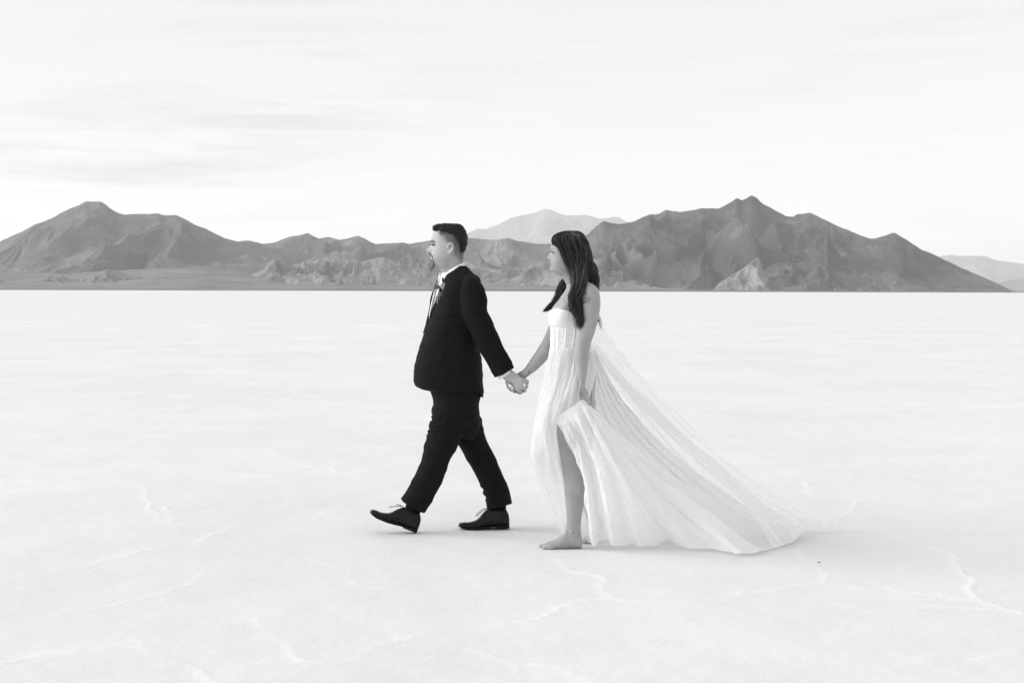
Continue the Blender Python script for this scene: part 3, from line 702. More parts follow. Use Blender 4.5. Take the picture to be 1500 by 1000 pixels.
# necktie: pale floral print
tie_m = mat('tie_floral', .6, .6)
Nn, Ll, b = nodes(tie_m); t_ = Nn.new('ShaderNodeTexCoord'); vv = Nn.new('ShaderNodeTexVoronoi'); vv.inputs['Scale'].default_value = 62
Ll.new(t_.outputs['Object'], vv.inputs['Vector']); r_ = Nn.new('ShaderNodeValToRGB'); r_.color_ramp.elements[0].position = .22; r_.color_ramp.elements[1].position = .5
r_.color_ramp.elements[0].color = (.52, .52, .52, 1); r_.color_ramp.elements[1].color = (.72, .72, .72, 1); Ll.new(vv.outputs[0], r_.inputs[0]); Ll.new(r_.outputs[0], b.inputs['Base Color'])
ti = MB()
tube(ti, [(646,401.5,Ym,3.2,.018),(645.4,408,Ym,3.8,.020),(644.4,412.5,Ym,2.6,.014)], m=16)
tube(ti, [(643.2,412,Ym-.004,2.2,.020),(640,420,Ym-.006,1.9,.030),(637,430,Ym-.008,1.9,.036),(633.6,444,Ym-.008,1.9,.038),(630,462,Ym-.004,1.8,.034)], m=16)
ti.build('necktie', tie_m, man)

# boutonniere on the lapel
bo = MB(); tube(bo, [(648,424,Ym-.128,.8),(650,436,Ym-.132,.7),(654,441,Ym-.13,.5)], m=8)
bout = bo.build('boutonniere', mat('stem', .06, .6), man)
def rose(px, py, Y, r, m_):
    q = MB(); c = np.array(P(px, py, Y)); s_ = r * Y / F
    for k in range(14):
        lay = k / 13; a0 = k * 2.4; rr = s_ * (.15 + .9 * lay); h = s_ * (.75 - .55 * lay)
        pts = []
        for i in range(6):
            for j in range(4):
                a = a0 + (i / 5 - .5) * (1.5 + .5 * lay); v = j / 3
                rad_ = rr * (.35 + .65 * v) * (1 + .18 * lay * v * v); out = -h * v + (.10 * s_ * v * math.sin(i * 1.9 + k))
                # facing the camera, slightly up and left
                pts.append(c + np.array([math.cos(a) * rad_ - .25 * s_ * v, out * 1.1, math.sin(a) * rad_ + .2 * s_ * v]))
        f = [(i * 4 + j, (i + 1) * 4 + j, (i + 1) * 4 + j + 1, i * 4 + j + 1) for i in range(5) for j in range(3)]
        q.add(pts, f)
    ball(q, px, py, Y, r * .75, r * .75, s_ * .35, 10)
    return q.build('rose', m_, bout)
rm1 = mat('petal_dusty', .26, .6); noise_albedo(rm1, .10, .42, 150, 3)
rm2 = mat('petal_pale', .6, .6); noise_albedo(rm2, .30, .75, 150, 3)
rose(640.4, 420.6, Ym - .125, 4.0, rm1); rose(650.6, 419.6, Ym - .150, 4.2, rm2); rose(635.8, 426.4, Ym - .08, 2.0, rm2)
leaf_m = mat('leaf_dark', .055, .6); leaf_l = mat('leaf_light', .16, .6)
def leaf(px, py, Y, ang, ln, wd, m_):
    q = MB(); c = np.array([px, py, Y]); pts = []
    for i in range(6):
        t = i / 5; w_ = wd * math.sin(math.pi * min(t * .95 + .03, 1)) 
        for s_ in (-1, 0, 1):
            pts.append((px + math.cos(ang) * ln * t - math.sin(ang) * w_ * s_, py + math.sin(ang) * ln * t + math.cos(ang) * w_ * s_, Y - .010 * math.sin(t * 2.5) - (.003 if s_ == 0 else 0)))
    f = [(i * 3 + j, i * 3 + j + 1, i * 3 + j + 4, i * 3 + j + 3) for i in range(5) for j in range(2)]
    q.add(PA(pts), f); q.build('leaf', m_, bout)
for (a, b_, an, ln, wd, m_) in [(648,424,.6,10,1.7,leaf_m),(646,427,1.1,11,1.9,leaf_m),(644,426,1.6,9,1.6,leaf_l),(650,428,.9,11,1.8,leaf_m),(654,420,-.15,9,1.2,leaf_l),(654,417,-.6,8,1.2,leaf_m),(648,413,-1.4,7,1.3,leaf_m),(641,415,-1.9,6,1.2,leaf_l),(652,426,.35,10,1.5,leaf_m),(645,430,.95,13,1.0,leaf_l),(656,422,.2,8,1.0,leaf_l),(643,431,1.45,9,1.0,leaf_m)]:
    leaf(a, b_, Ym - .150, an, ln * 1.1, wd * 1.35, m_)
rib = MB()
for k_, x0 in enumerate((640.4,)):
    rib.add(PA([(x0,432,Ym-.135),(x0+1.5,432,Ym-.137),(x0-.6,438,Ym-.142),(x0+1.0,438,Ym-.142),(x0-1.2,444,Ym-.13),(x0+.4,445,Ym-.13)]), [(0,1,3,2),(2,3,5,4)])
rib.build('ribbon', mat('ribbon_satin', .34, .4), bout)

# trousers
tr = MB()
vrows(tr, [(560,628,704,.175,Ym),(575,631,705,.178,Ym),(590,634,702,.178,Ym),(606,632.5,702.5,.175,Ym),(622,632,704,.155,Ym),(634,640,700,.12,Ym),(643,652,692,.06,Ym)], 2, 40, 2.4)
tube(tr, [(661,610,8.0,28,.095),(653,632,7.985,26,.090),(646,650,7.98,24,.088),(639.5,668,7.98,21,.084),(632,688,7.983,20.5,.080),(625,706,7.987,20.6,.076),(615,724,7.993,20.4,.072),(605.6,739.6,8.0,20.4,.070)], m=32, round_ends=(True, False))
tube(tr, [(676,610,8.17,27,.095),(686,632,8.18,23.5,.090),(694,650,8.18,20.5,.086),(705.5,672,8.17,19.3,.082),(713,688,8.165,18.6,.078),(720,703,8.16,18.4,.076),(728,724,8.155,18.8,.072),(732,741.5,8.15,19.6,.070)], m=32, round_ends=(True, False))
def wr2(c, n):
    x, y = inv(c)
    lo = ss(y, 590, 600) * (1 - ss(y, 640, 660))
    k = .0024 * lo * np.sin(y * .6 + x * .08 + 4.5 * perlin(x * .06, y * .07)) * (.5 + 1.2 * np.clip(.5 + perlin(x * .05, y * .08, 3.3), 0, 1)) * (1 - ss(x, 650, 690))
    k = k + .0015 * ss(y, 598, 612) * (1 - ss(y, 625, 645)) * np.sin(y * .5 - x * .05) * ss(x, 670, 690)
    k = k + .005 * (ridged(x * .025 - y * .01, y * .02, c[:, 1] * 3, 2) - .6)
    kn = np.exp(-((x - 622) / 10) ** 2 - ((y - 676) / 6) ** 2) * .008 * -1
    br = ss(y, 706, 716) * (1 - ss(y, 728, 736)) * .005 * np.sin(y * .55) * (x > 660) * (1 - ss(x, 715, 740))
    return c + n * (k + kn + br)[:, None]
tr.remesh('trousers', suit, man, 0.0042, 2, wr2)
for (a, b_, Y) in ((612,728,8.0),(728,736,8.15)):
    q = MB()
    if Y < 8.1: tube(q, [(612,726,Y,11.5,.038),(606,742,Y,11.8,.037),(602,756,Y,12,.036)], m=16)
    else: tube(q, [(730,728,Y,12.5,.038),(727.5,742,Y,14,.037),(728,756,Y,14,.036)], m=16)
    q.build('sock', mat('sock_knit', .009, .95, Specular_IOR_Level=0.05), man)

# shoes
def shoe(tf, Y):
    sec = np.array([(671.6,767.8,769.2,.010),(672.6,766.0,771,.022),(675.5,764.9,772.4,.033),(680,764.2,773.6,.041),(687,764.2,773.8,.046),(693,762.6,773.8,.048),(698,760.6,773.6,.048),(702,757.2,773.2,.047),(706,752.4,772.6,.045),(710,748.4,772.2,.042),(715,744.8,771.8,.038),(721,742.6,771.2,.036),(728,742.4,770.8,.034),(735,743.2,770.4,.034),(740,745,770,.033),(743.6,749.5,769.6,.028),(745.6,755,769,.020),(746.4,761,768.2,.009)])
    xs_ = np.r_[np.linspace(671.6, 676, 8), np.arange(677.2, 741, 1.3), np.linspace(741.4, 746.4, 8)]
    D = spl(sec[:, 0], sec[:, 1:], at=xs_)
    m = 28; ph = np.linspace(0, 2 * np.pi, m, endpoint=False); rings = []
    for x, (yt, yb_, hw) in zip(xs_, D):
        c, s_ = np.cos(ph), np.sin(ph); yc = yb_ - (yb_ - yt) * .32
        yy = np.where(s_ > 0, yc - (yc - yt) * np.abs(s_) ** .9, yc + (yb_ - yc) * np.abs(s_) ** .5)
        up = np.clip((yc - yy) / max(yc - yt, .1), 0, 1); tall = np.clip((yb_ - yt - 10) / 18, 0, 1)
        ww = hw * (1 - up * .35 * tall)
        cc = np.sign(c) * np.abs(c) ** .8
        a, b2 = tf(np.full(m, x), yy)
        rings.append(PA(np.stack([a, b2, Y + cc * ww], -1)))
    q = MB(); q.loft(rings); up_ = q.build('shoe', leather, man)
    # welt and sole
    q = MB(); rings = []
    hws = np.interp(xs_, sec[:, 0], sec[:, 3])
    for x, hw in zip(xs_, hws):
        top = np.interp(x, [671,680,720,746], [769.0,772.6,770.4,768.6]); bot = np.interp(x, [671,676,684,700,712,720,724.9,725,746], [770.2,773.2,775.4,775.6,774.2,772.8,772.2,773.6,773.2])
        h = hw * 1.07 + .002
        a, b2 = tf(np.array([x] * 8), np.array([top, top, (top+bot)/2, bot, bot, bot, (top+bot)/2, top]))
        rings.append(PA(np.stack([a, b2, Y + np.array([-h*.9, h*.9, h, h*.96, 0, -h*.96, -h, -h])], -1)))
    q.loft(rings); q.build('sole', rubber, up_, smooth=False)
    # stitched cap and quarter seams
    q = MB()
    def seam(pts, r=.45):
        out = []
        for (x, y, d) in pts:
            a, b2 = tf(np.array([x]), np.array([y])); out.append((a[0], b2[0], Y + d, r, .0016))
        tube(q, out, m=6)
    seam([(686,764.6,-.012),(688,768,-.040),(690,772,-.0465)]); seam([(698,761,-.015),(703,764,-.042),(712,763,-.0435),(722,765,-.040),(730,769,-.0365)])
    seam([(742,752,-.028),(736,758,-.035),(734,768,-.0365)])
    q.build('seam', leather, up_)
    q = MB()
    for k_ in range(5):
        x = 701 + k_ * 3.3; y = np.interp(x, sec[:, 0], sec[:, 1]) + .9
        seam([(x,y+1.6,-.026),(x+.3,y-.8,-.010),(x+.6,y-.8,.010),(x,y+1.6,.026)], .75)
    if Y > 8.1:
        seam([(713,745,-.014),(708,747.5,-.018),(702,752,-.020),(697.5,755.6,-.020),(697.4,754.4,-.019),(702,749.6,-.017),(709,744.6,-.014),(713,744.6,-.012)], .5)
        seam([(713,745,-.014),(717,748,-.036),(714,752,-.042)], .5)
    else:
        seam([(713,744.6,-.014),(708,745.6,-.022),(701,749.6,-.026),(695,752.4,-.024)], .6)
        seam([(712,744.6,-.014),(708,744,-.010),(703.6,744.6,-.008)], .45)
        seam([(713,745,-.014),(717,745,-.03),(721,746,-.036)], .45)
    q.build('lace', lace_m, up_)
shoe(lambda x, y: (x, y), 8.13)
ang = rad(22.0); ca, sa = math.cos(ang), math.sin(ang)
def tf_front(x, y):
    dx = x - 746; dy = y - 773.4
    bend = -np.clip((700 - x) / 28, 0, 1.2) ** 2 * 1.6
    return 609.6 + dx * ca - dy * sa, 780.6 + dx * sa + dy * ca + bend * 0 + np.clip((725 - x) / 50, 0, 1.2) * -0.2
shoe(tf_front, 7.985)
rg = MB(); c0 = np.array(P(770.0, 567.6, YH - .012))
rg_t = [(769.2,568.5,YH-.030),(771.4,567.0,YH-.020),(772.6,566.6,YH-.006)]
tube(rg, [(768.6,561.9,YH-.030,1.1,.003),(768.2,564.6,YH-.033,1.15,.003),(767.4,567.0,YH-.028,1.1,.003)], m=8)
rg.build('ring', metal_m, man)

# ================================================================== THE BRIDE
Yb = 7.60
bride = empty('person', P(838, 803, 7.58)[:2] + (0,), 'barefoot bride with long dark wavy hair in strapless white gown holding up her skirt', 'person')
skin_b = skin_mat('skin_bride', 0.345, 0.07, 'tattoo')
body = MB()
b_base = [(340,826),(343,818),(347,812.5),(352,809.5),(358,808.3),(364,807.6),(369,807.5),(374,807.2),(380,806.8),(385,806.6),(390,807),(394,807.6),(398,810.5),(401,815.5),(404,820.5),(407,823.5),(411,826.5),(416,829.4)]
b_prof = [(352,809.5),(357,808.2),(361,806.9),(364,806.2),(366.5,806.6),(368.5,806.9),(370,806),(372,804.7),(374.5,802.7),(377,801.0),(378.4,800.6),(379.7,801.4),(380.8,804.2),(382,805.9),(383.6,805.6),(385,804.9),(386.3,805.8),(387.2,807.0),(388.2,805.8),(389.6,805.2),(391,806.4),(392.4,806.6),(394.5,805.0),(396.6,805.6),(398.6,809),(401,815.5)]
bx = [(845,.030),(851,.052),(856,.066),(859.5,.073),(861.5,.0755),(862,.075),(862,.074),(861,.072),(860,.069),(858,.066),(856,.061),(854,.057),(852.5,.052),(851.5,.049),(851,.048),(850.5,.048),(850.5,.049),(852,.053)]
rows = [(y, x, bx[i][0], bx[i][1], Yb) for i, (y, x) in enumerate(b_base)]
vrows(body, rows, 0.6, 64, 2.25, face_feats(b_base, b_prof, (368.5, 381), (.009, .0155), .022, (368.6, 2.4)))
vrows(body, [(410,826.5,850.5,.046,Yb),(416,829.5,851,.050,Yb),(421,829.6,855,.075,Yb),(426,827.2,862,.115,Yb),(432,823,867,.140,Yb),(440,817.6,869,.150,Yb),(449,810,869.5,.150,Yb),(458,806,868,.145,Yb),(468,805.4,866,.138,Yb),(480,808,864,.128,Yb),(500,808.6,864,.118,Yb),(516,808,868,.125,Yb),(540,805,872,.145,Yb),(566,807,872,.150,Yb),(592,812,869,.145,Yb),(612,820,860,.12,Yb)], 1.5, 48, 2.3)
# near arm, holding the skirt
tube(body, [(857,422,7.50,11,.036),(863.6,429,7.475,13.6,.046),(865.3,441,7.455,14.4,.048),(863.3,458,7.445,14.8,.047),(859.2,478,7.43,14.3,.046),(854.6,498,7.42,12.2,.042),(852.6,511,7.415,11.4,.041),(851.9,524,7.41,10.7,.040),(852.0,536,7.405,9.2,.036),(852.2,550,7.40,7.0,.029),(851.8,562,7.395,5.2,.023),(851.4,569,7.39,5.0,.021)], m=28)
YB = 7.385
tube(body, [(851.4,566,7.39,4.9,.022),(852.6,572,YB,6.6,.018),(855.0,578,YB-.002,7.2,.016),(856.8,582,YB,6.0,.014)], m=18)
finger(body, [(850,570,YB-.012),(848.2,575,YB-.022),(848.6,580,YB-.028),(851,584.5,YB-.026)], 2.6, 1.9)
finger(body, [(857,578,YB-.014),(861.4,583,YB-.022),(864.4,588.5,YB-.018),(863.8,592.2,YB-.006)], 2.5, 1.8)
finger(body, [(856,579,YB-.006),(860.2,584.6,YB-.012),(862.6,590.4,YB-.006),(861.4,593.4,YB+.006)], 2.5, 1.8)
finger(body, [(854.5,580,YB+.006),(857.6,586,YB+.004),(858.8,591.2,YB+.010),(857.4,593.4,YB+.018)], 2.4, 1.7)
finger(body, [(852.6,580,YB+.014),(854.6,585.4,YB+.016),(855.2,590,YB+.020),(854,592,YB+.024)], 2.2, 1.6)
# far arm reaching to his hand
tube(body, [(846,424,7.69,11,.036),(834,432,7.735,11.5,.042),(826,452,7.775,11.6,.040),(815,478,7.80,10.8,.038),(806,499,7.81,10.2,.036),(798,514,7.82,10.6,.036),(788,527,7.83,9.6,.033),(778.6,538,7.84,7.8,.028),(770.8,545.4,7.852,6.0,.023),(766,549.6,7.860,6.0,.020)], m=24)
YF = 7.866
tube(body, [(768,547.5,YF,6.2,.018),(761,553.5,YF+.002,7.8,.015),(755,560,YF+.002,7.6,.013)], m=16)
finger(body, [(757,564,YF-.002),(752,569,YF-.012),(748.6,571.6,YF-.034),(746.8,568.4,YF-.050),(749,564.6,YF-.055)], 2.6, 2.0)
finger(body, [(755,562,YF-.002),(749,566,YF-.012),(745.0,568.2,YF-.034),(743.4,565.0,YF-.048),(745.4,561.6,YF-.052)], 2.6, 2.0)
finger(body, [(752,558,YF-.002),(746.4,561.6,YF-.010),(742.6,562.8,YF-.030),(742.0,559.4,YF-.040)], 2.5, 2.0)
finger(body, [(759,567,YF-.002),(756,572,YF-.012),(753.4,574.4,YF-.032),(751.6,571.6,YF-.046)], 2.4, 1.8)
finger(body, [(765,551,YF-.012),(767.4,556,YF-.022),(768.6,560,YF-.030)], 2.6, 2.1)
# near leg and foot
tube(body, [(835,590,7.53,30,.080),(829,625,7.53,25,.076),(830,652,7.53,19.5,.067),(833.6,672,7.53,16.6,.060),(837.4,690,7.53,14.8,.055),(840.6,706,7.53,15.2,.055),(841.8,720,7.53,15.3,.055),(841.6,736,7.53,13.6,.050),(841,752,7.53,11.6,.043),(840.4,766,7.53,10.4,.038),(840,777,7.53,10.8,.036),(840,785,7.53,11.4,.035)], m=32)
def foot(ox, oy, Y, s=1.0):
    sec = np.array([(853.2,793,801.8,.020),(852.2,786,802.3,.028),(849,779,802.6,.032),(843,774,802.8,.035),(836,772,803.2,.036),(829,775,803.6,.038),(823,781,804.0,.041),(816,787,804.4,.044),(809,790.6,804.6,.047),(802,793.4,804.6,.047),(797,796.2,804.4,.043),(795,798,804,.038)])
    xs_ = np.arange(795, 853.2, 1.4); D = spl(sec[::-1, 0], sec[::-1, 1:], at=xs_)
    rings = []; m = 24; ph = np.linspace(0, 2 * np.pi, m, endpoint=False)
    for x, (yt, yb_, hw) in zip(xs_, D):
        yc = yb_ - (yb_ - yt) * .35; c, s_ = np.cos(ph), np.sin(ph)
        yy = np.where(s_ > 0, yc - (yc - yt) * s_, yc + (yb_ - yc) * np.abs(s_) ** .7)
        rings.append(PA(np.stack([np.full(m, x) + ox, yy + oy, Y + np.sign(c) * np.abs(c) ** .85 * hw * (1 - .3 * np.clip(s_, 0, 1))], -1)))
    body.loft(rings)
    for (x, y, dd, r, ln) in [(795.0,799.4,.034,3.1,6.4),(796.0,800.4,.011,2.1,6.2),(798.2,801.2,-.008,2.0,5.8),(801.4,802.0,-.026,1.9,5.4),(806,802.8,-.043,1.9,5.0)]:
        tube(body, [(x+4+ox,y-.8+oy,Y+dd*.9,r),(x+ox,y-.3+oy,Y+dd,r*.95),(x-ln+3+ox,y+.6+oy,Y+dd,r*.9)], m=10)
    ball(body, 838+ox, 779+oy, Y-.034, 3.0, 3.6, .010)
foot(0, 0, 7.53)
# far leg trailing under the skirt
tube(body, [(845,590,7.67,28,.075),(848,640,7.68,21,.066),(850,676,7.69,15.5,.056),(858,712,7.70,15,.052),(868,752,7.70,10.5,.040),(874,772,7.70,9.5,.035)], m=28)
tube(body, [(875,770,7.70,10,.033),(868,784,7.70,8,.038),(856,793,7.70,5.5,.042),(848,795.5,7.70,3.5,.036)], m=16)
bride_skin, co = body.remesh('body', skin_b, bride, 0.0027, 2)
ix, iy = inv(co)
# tattoos: fine ink lines on the upper arm and wrist
def ink(lines, wpx, cond):
    d = np.full(len(ix), 9.0)
    for ln in lines:
        for (a, b_), (c, e) in zip(ln[:-1], ln[1:]):
            ab = np.array([c - a, e - b_]); t = np.clip(((ix - a) * ab[0] + (iy - b_) * ab[1]) / (ab @ ab + 1e-9), 0, 1)
            d = np.minimum(d, np.hypot(ix - a - t * ab[0], iy - b_ - t * ab[1]))
    return np.where(cond, np.clip(1.25 - d / wpx, 0, 1), 0)
t1 = ink([[(856.6,434.4),(857.6,438),(860,436.2),(862.4,435.4),(864.6,436.4),(864,439.4),(861.8,441.6),(858.6,443),(854.6,444.2),(851.8,443.8),(852.6,441.4),(855,440)],
          [(855,440),(857.6,441.2),(860,438.4),(861.6,439.6)],[(853.6,442.6),(856.6,442.2)],[(856.6,429.4),(858.8,430.8),(857,431.4)],[(857.6,425.6),(858.4,427.8)],[(852.4,443.8),(856,441.2),(859,442.4)]], .95, co[:, 1] < 7.52)
t2 = ink([[(774.6,543.6),(776.6,543.8),(777.4,545.8),(775.6,547.2),(774.0,545.6),(774.6,543.6)],[(773.4,549.2),(774.8,549.8)]], .7, (co[:, 1] < 7.86) & (ix < 785))
set_attr(bride_skin, 'tattoo', np.maximum(t1, t2) * .8)
for sg in (-1, 1):
    q = MB(); tube(q, [(807.6,364.6,Yb+sg*.020,.32,.002),(809.8,363.6,Yb+sg*.034,.36,.002),(812.8,364.9,Yb+sg*.046,.22,.002)], m=8); q.build('eyebrow', mat('brow_hair', .10, .6), bride)
    q = MB(); tube(q, [(807.2,367.9,Yb+sg*.030,.55,.0025),(808.6,369.2,Yb+sg*.039,.75,.0025),(810.6,370.6,Yb+sg*.045,.4,.002)], m=8); q.build('eyelash', dark_hair, bride)
    q = MB(); ball(q, 810.0, 369.6, Yb+sg*.030, 2.0, 1.7, .0115); q.build('eye', bpy.data.materials['eye_white'], bride)
q = MB(); tube(q, [(805.3,385.4,Yb,.7,.012),(806.2,387.0,Yb,.6,.018),(809.5,386.2,Yb-.0,.4,.025)], m=8); q.build('lips', mat('lip', .16, .4), bride)
q = MB()
tube(q, [(746.4,563.4,YF-.060,1.5,.003),(748.4,565.4,YF-.066,1.6,.004),(750.6,567.4,YF-.062,1.5,.003)], m=8); ball(q, 750.4, 569.4, YF-.068, 1.5, 1.5, .004); q.build('ring', metal_m, bride)

# hair
hair_b = mat('hair_bride', 0.009, 0.5, Specular_IOR_Level=0.12)
strand_b = mat('hair_strand', 0.026, 0.35, Specular_IOR_Level=0.5)
hb = MB()
vrows(hb, [(338.4,829,846,.022,Yb),(340,822,850,.045,Yb),(343,814,854,.064,Yb),(347,809.2,857,.078,Yb),(352,807.8,859.4,.087,Yb),(356,808.6,861.4,.091,Yb),(360,811.0,863,.094,Yb),(364,814.0,864.6,.096,Yb),(368,818.4,866,.097,Yb),(374,820.8,867.6,.097,Yb),(380,822.4,868.8,.096,Yb),(386,825.4,870.2,.095,Yb),(392,829.6,872,.094,Yb),(398,833,874.5,.092,Yb),(404,834.5,877,.090,Yb),(410,835.5,878,.086,Yb+.005),(416,838,877,.080,Yb+.02),(424,842,872,.07,Yb+.05)], 1.0, 56, 3.0)
# front lock over the near shoulder
tube(hb, [(850,366,7.56,14,.05),(850,384,7.545,15,.05),(849,398,7.525,14.5,.045),(848.5,408,7.505,13.6,.040),(848.6,418,7.475,12.4,.034),(845.4,427,7.455,10.8,.028),(842.4,436,7.44,10.6,.024),(843.6,445,7.425,9.6,.022),(846.8,454,7.415,8.0,.020),(849.4,462,7.41,6.0,.017),(852.4,469,7.405,3.8,.012),(851.4,476,7.40,1.2,.006)], m=20)
tube(hb, [(840,440,7.43,6,.02),(839.5,448,7.42,6.4,.018),(842.5,457,7.41,5,.014),(845.4,465,7.405,3.2,.010),(846.4,474,7.40,1.2,.006)], m=14)
# behind the near shoulder
tube(hb, [(862,392,7.66,12,.05),(867,402,7.68,10.6,.04),(870.6,410,7.68,7.4,.03),(873.8,416,7.67,4.0,.02),(876,421.5,7.66,1.4,.008)], m=16)
tube(hb, [(858,400,7.72,14,.04),(862,420,7.745,12,.03),(864,440,7.75,10,.025),(868,458,7.745,7,.02),(875,470,7.74,2,.01)], m=16)
# lock falling in front of the far shoulder
tube(hb, [(838,400,7.675,10,.03),(830,412,7.70,8.4,.028),(823.6,420,7.705,7.6,.025),(820,429,7.70,7.0,.022),(815.6,438,7.685,6.0,.018),(809,446,7.675,4.6,.014),(803,451.5,7.67,3.2,.01),(797.6,455,7.665,1.2,.006)], m=16)
def groove(c, n):
    x, y = inv(c)
    th = np.arctan2(c[:, 1] - Yb, (x - 843) * Yb / F) * 9
    k = .0045 * perlin(th + .05 * y, y * .035, 3.3) + .0035 * perlin(th * 2.6 + .08 * y, y * .06, 9.1)
    return c + n * k[:, None]
hair_o, hco = hb.remesh('hair', hair_b, bride, 0.003, 2, groove)
sb = MB(); ps = []
def flow(guide, n, spread, wave, w_):
    g = np.array(guide, float); t = np.linspace(0, 1, 16); G_ = spl(np.linspace(0, 1, len(g)), g, at=t)
    out = []
    for _ in range(n):
        off = RNG.normal(size=3) * np.array(spread); ph = RNG.random() * 6.28; a = G_.copy()
        s0 = RNG.random() * .3; tt = np.clip(s0 + t * (1 - s0), 0, 1); a = spl(t, G_, at=tt)
        a[:, 0] += off[0] * (1 - .5 * tt) + wave * np.sin(tt * 9 + ph) * (.3 + tt); a[:, 1] += off[1]; a[:, 2] += off[2] * (1 - .4 * tt)
        out.append(PA(a))
    return out
ps += flow([(851,362,7.505),(852,380,7.490),(849,398,7.478),(848.5,412,7.45),(845,430,7.43),(841.5,443,7.42),(844,457,7.40),(850,468,7.39),(850,480,7.39)], 420, (5.6, 2, .006), 2.0, 0)
ps += flow([(852,400,7.49),(852,415,7.45),(848,428,7.42),(840,440,7.41),(841,450,7.40),(847,460,7.395),(846,470,7.39),(849,482,7.39)], 70, (5.0, 3, .006), 2.4, 0)
ps += flow([(864,395,7.62),(870,405,7.64),(874,414,7.65),(877,424,7.66)], 60, (3, 2, .02), .6, 0)
ps += flow([(838,402,7.68),(829,413,7.69),(821,424,7.69),(816,436,7.68),(806,448,7.67),(796,456,7.66)], 80, (2.8, 1.5, .012), .8, 0)
ps += flow([(816,424,7.69),(815,432,7.69),(812,438,7.68),(808,440,7.68),(807.4,436.5,7.68)], 3, (.5, .4, .004), .2, 0)
ps += flow([(862,440,7.72),(870,455,7.72),(877,468,7.71),(879,476,7.70),(881,482,7.70)], 26, (1.6, 1.2, .01), .9, 0)
for _ in range(420):    # strands combed over the crown and down the side
    a = RNG.random(); sx0 = 822 + 34 * a; d0 = -.03 - .055 * RNG.random()
    ex = 822 + 48 * a + RNG.normal() * 1.5
    ps.append(PA(spl([0, .33, .66, 1], [(828 + 14 * a, 339.6 + RNG.random(), Yb - .040), (814 + 46 * a, 351 - 8 * a * (1 - a), Yb - .094), (821 + 45 * a, 372, Yb - .099), (833 + 38 * a + RNG.normal(), 398 + RNG.random() * 8, Yb - .097)], at=np.linspace(0, 1, 12)) + RNG.normal(size=3) * [.6, .6, .0012]))
for _ in range(90):     # flyaways over the crown and back
    a = RNG.random() * .9; p = spl([0, .25, .5, .75, 1], [(820,341.5,Yb),(838,338.4,Yb),(853,343,Yb),(863,360,Yb),(869,386,Yb)], at=np.clip([a, a + .06, a + .12], 0, 1)) + RNG.normal(size=3) * [.4, .4, .02]
    p[-1, :2] += RNG.normal(size=2) * .8; ps.append(PA(p))
strands(sb, ps, .0015); sb.build('strand', strand_b, hair_o)['kind'] = 'stuff'

# ------------------------------------------------------------------ fabrics
def tulle(name, base, alpha, glitter=0.0, trans=0.45, edge=0.25, lo=0.6):
    m = bpy.data.materials.new(name); m.use_nodes = True; Nn = m.node_tree.nodes; Ll = m.node_tree.links
    for n in list(Nn):
        if n.type == 'BSDF_PRINCIPLED': Nn.remove(n)
    out = Nn['Material Output']; tcn = Nn.new('ShaderNodeTexCoord')
    df = Nn.new('ShaderNodeBsdfDiffuse'); tl = Nn.new('ShaderNodeBsdfTranslucent'); tp = Nn.new('ShaderNodeBsdfTransparent')
    col = None
    if glitter:
        vo = Nn.new('ShaderNodeTexVoronoi'); vo.inputs['Scale'].default_value = 125; Ll.new(tcn.outputs['Object'], vo.inputs['Vector'])
        sp = Nn.new('ShaderNodeSeparateColor'); Ll.new(vo.outputs['Color'], sp.inputs[0])
        r = Nn.new('ShaderNodeValToRGB'); r.color_ramp.elements[0].position = .22; r.color_ramp.elements[1].position = .42
        r.color_ramp.elements[1].color = (lo,) * 3 + (1,); r.color_ramp.elements[0].color = (.98,) * 3 + (1,)
        Ll.new(vo.outputs['Distance'], r.inputs[0]); Ll.new(r.outputs[0], df.inputs[0]); Ll.new(r.outputs[0], tl.inputs[0])
    else:
        df.inputs[0].default_value = tl.inputs[0].default_value = (base,) * 3 + (1,)
    mx = Nn.new('ShaderNodeMixShader'); mx.inputs[0].default_value = trans; Ll.new(df.outputs[0], mx.inputs[1]); Ll.new(tl.outputs[0], mx.inputs[2])
    lw = Nn.new('ShaderNodeLayerWeight'); lw.inputs[0].default_value = .35
    nz = Nn.new('ShaderNodeTexNoise'); nz.inputs['Scale'].default_value = 9; nz.inputs['Detail'].default_value = 4; Ll.new(tcn.outputs['Object'], nz.inputs['Vector'])
    ma = Nn.new('ShaderNodeMath'); ma.operation = 'MULTIPLY_ADD'; Ll.new(lw.outputs['Facing'], ma.inputs[0]); ma.inputs[1].default_value = edge; ma.inputs[2].default_value = alpha
    mb_ = Nn.new('ShaderNodeMath'); mb_.operation = 'MULTIPLY_ADD'; mb_.use_clamp = True; Ll.new(nz.outputs[0], mb_.inputs[0]); mb_.inputs[1].default_value = .12
    ms = Nn.new('ShaderNodeMath'); ms.operation = 'SUBTRACT'; Ll.new(ma.outputs[0], ms.inputs[0]); ms.inputs[1].default_value = .06; Ll.new(ms.outputs[0], mb_.inputs[2])
    fac = mb_.outputs[0]
    at_ = Nn.new('ShaderNodeAttribute'); at_.attribute_name = 'cover'
    mc = Nn.new('ShaderNodeMath'); mc.operation = 'MULTIPLY'; Ll.new(fac, mc.inputs[0]); Ll.new(at_.outputs['Fac'], mc.inputs[1])
    m2 = Nn.new('ShaderNodeMixShader'); Ll.new(mc.outputs[0], m2.inputs[0]); Ll.new(tp.outputs[0], m2.inputs[1]); Ll.new(mx.outputs[0], m2.inputs[2])
    Ll.new(m2.outputs[0], out.inputs[0])
    return m
t_white = tulle('tulle_layered', .97, .78, edge=.12, trans=.40)
t_glit = tulle('tulle_glitter', .8, .60, glitter=1, edge=.3, lo=.74, trans=.5)
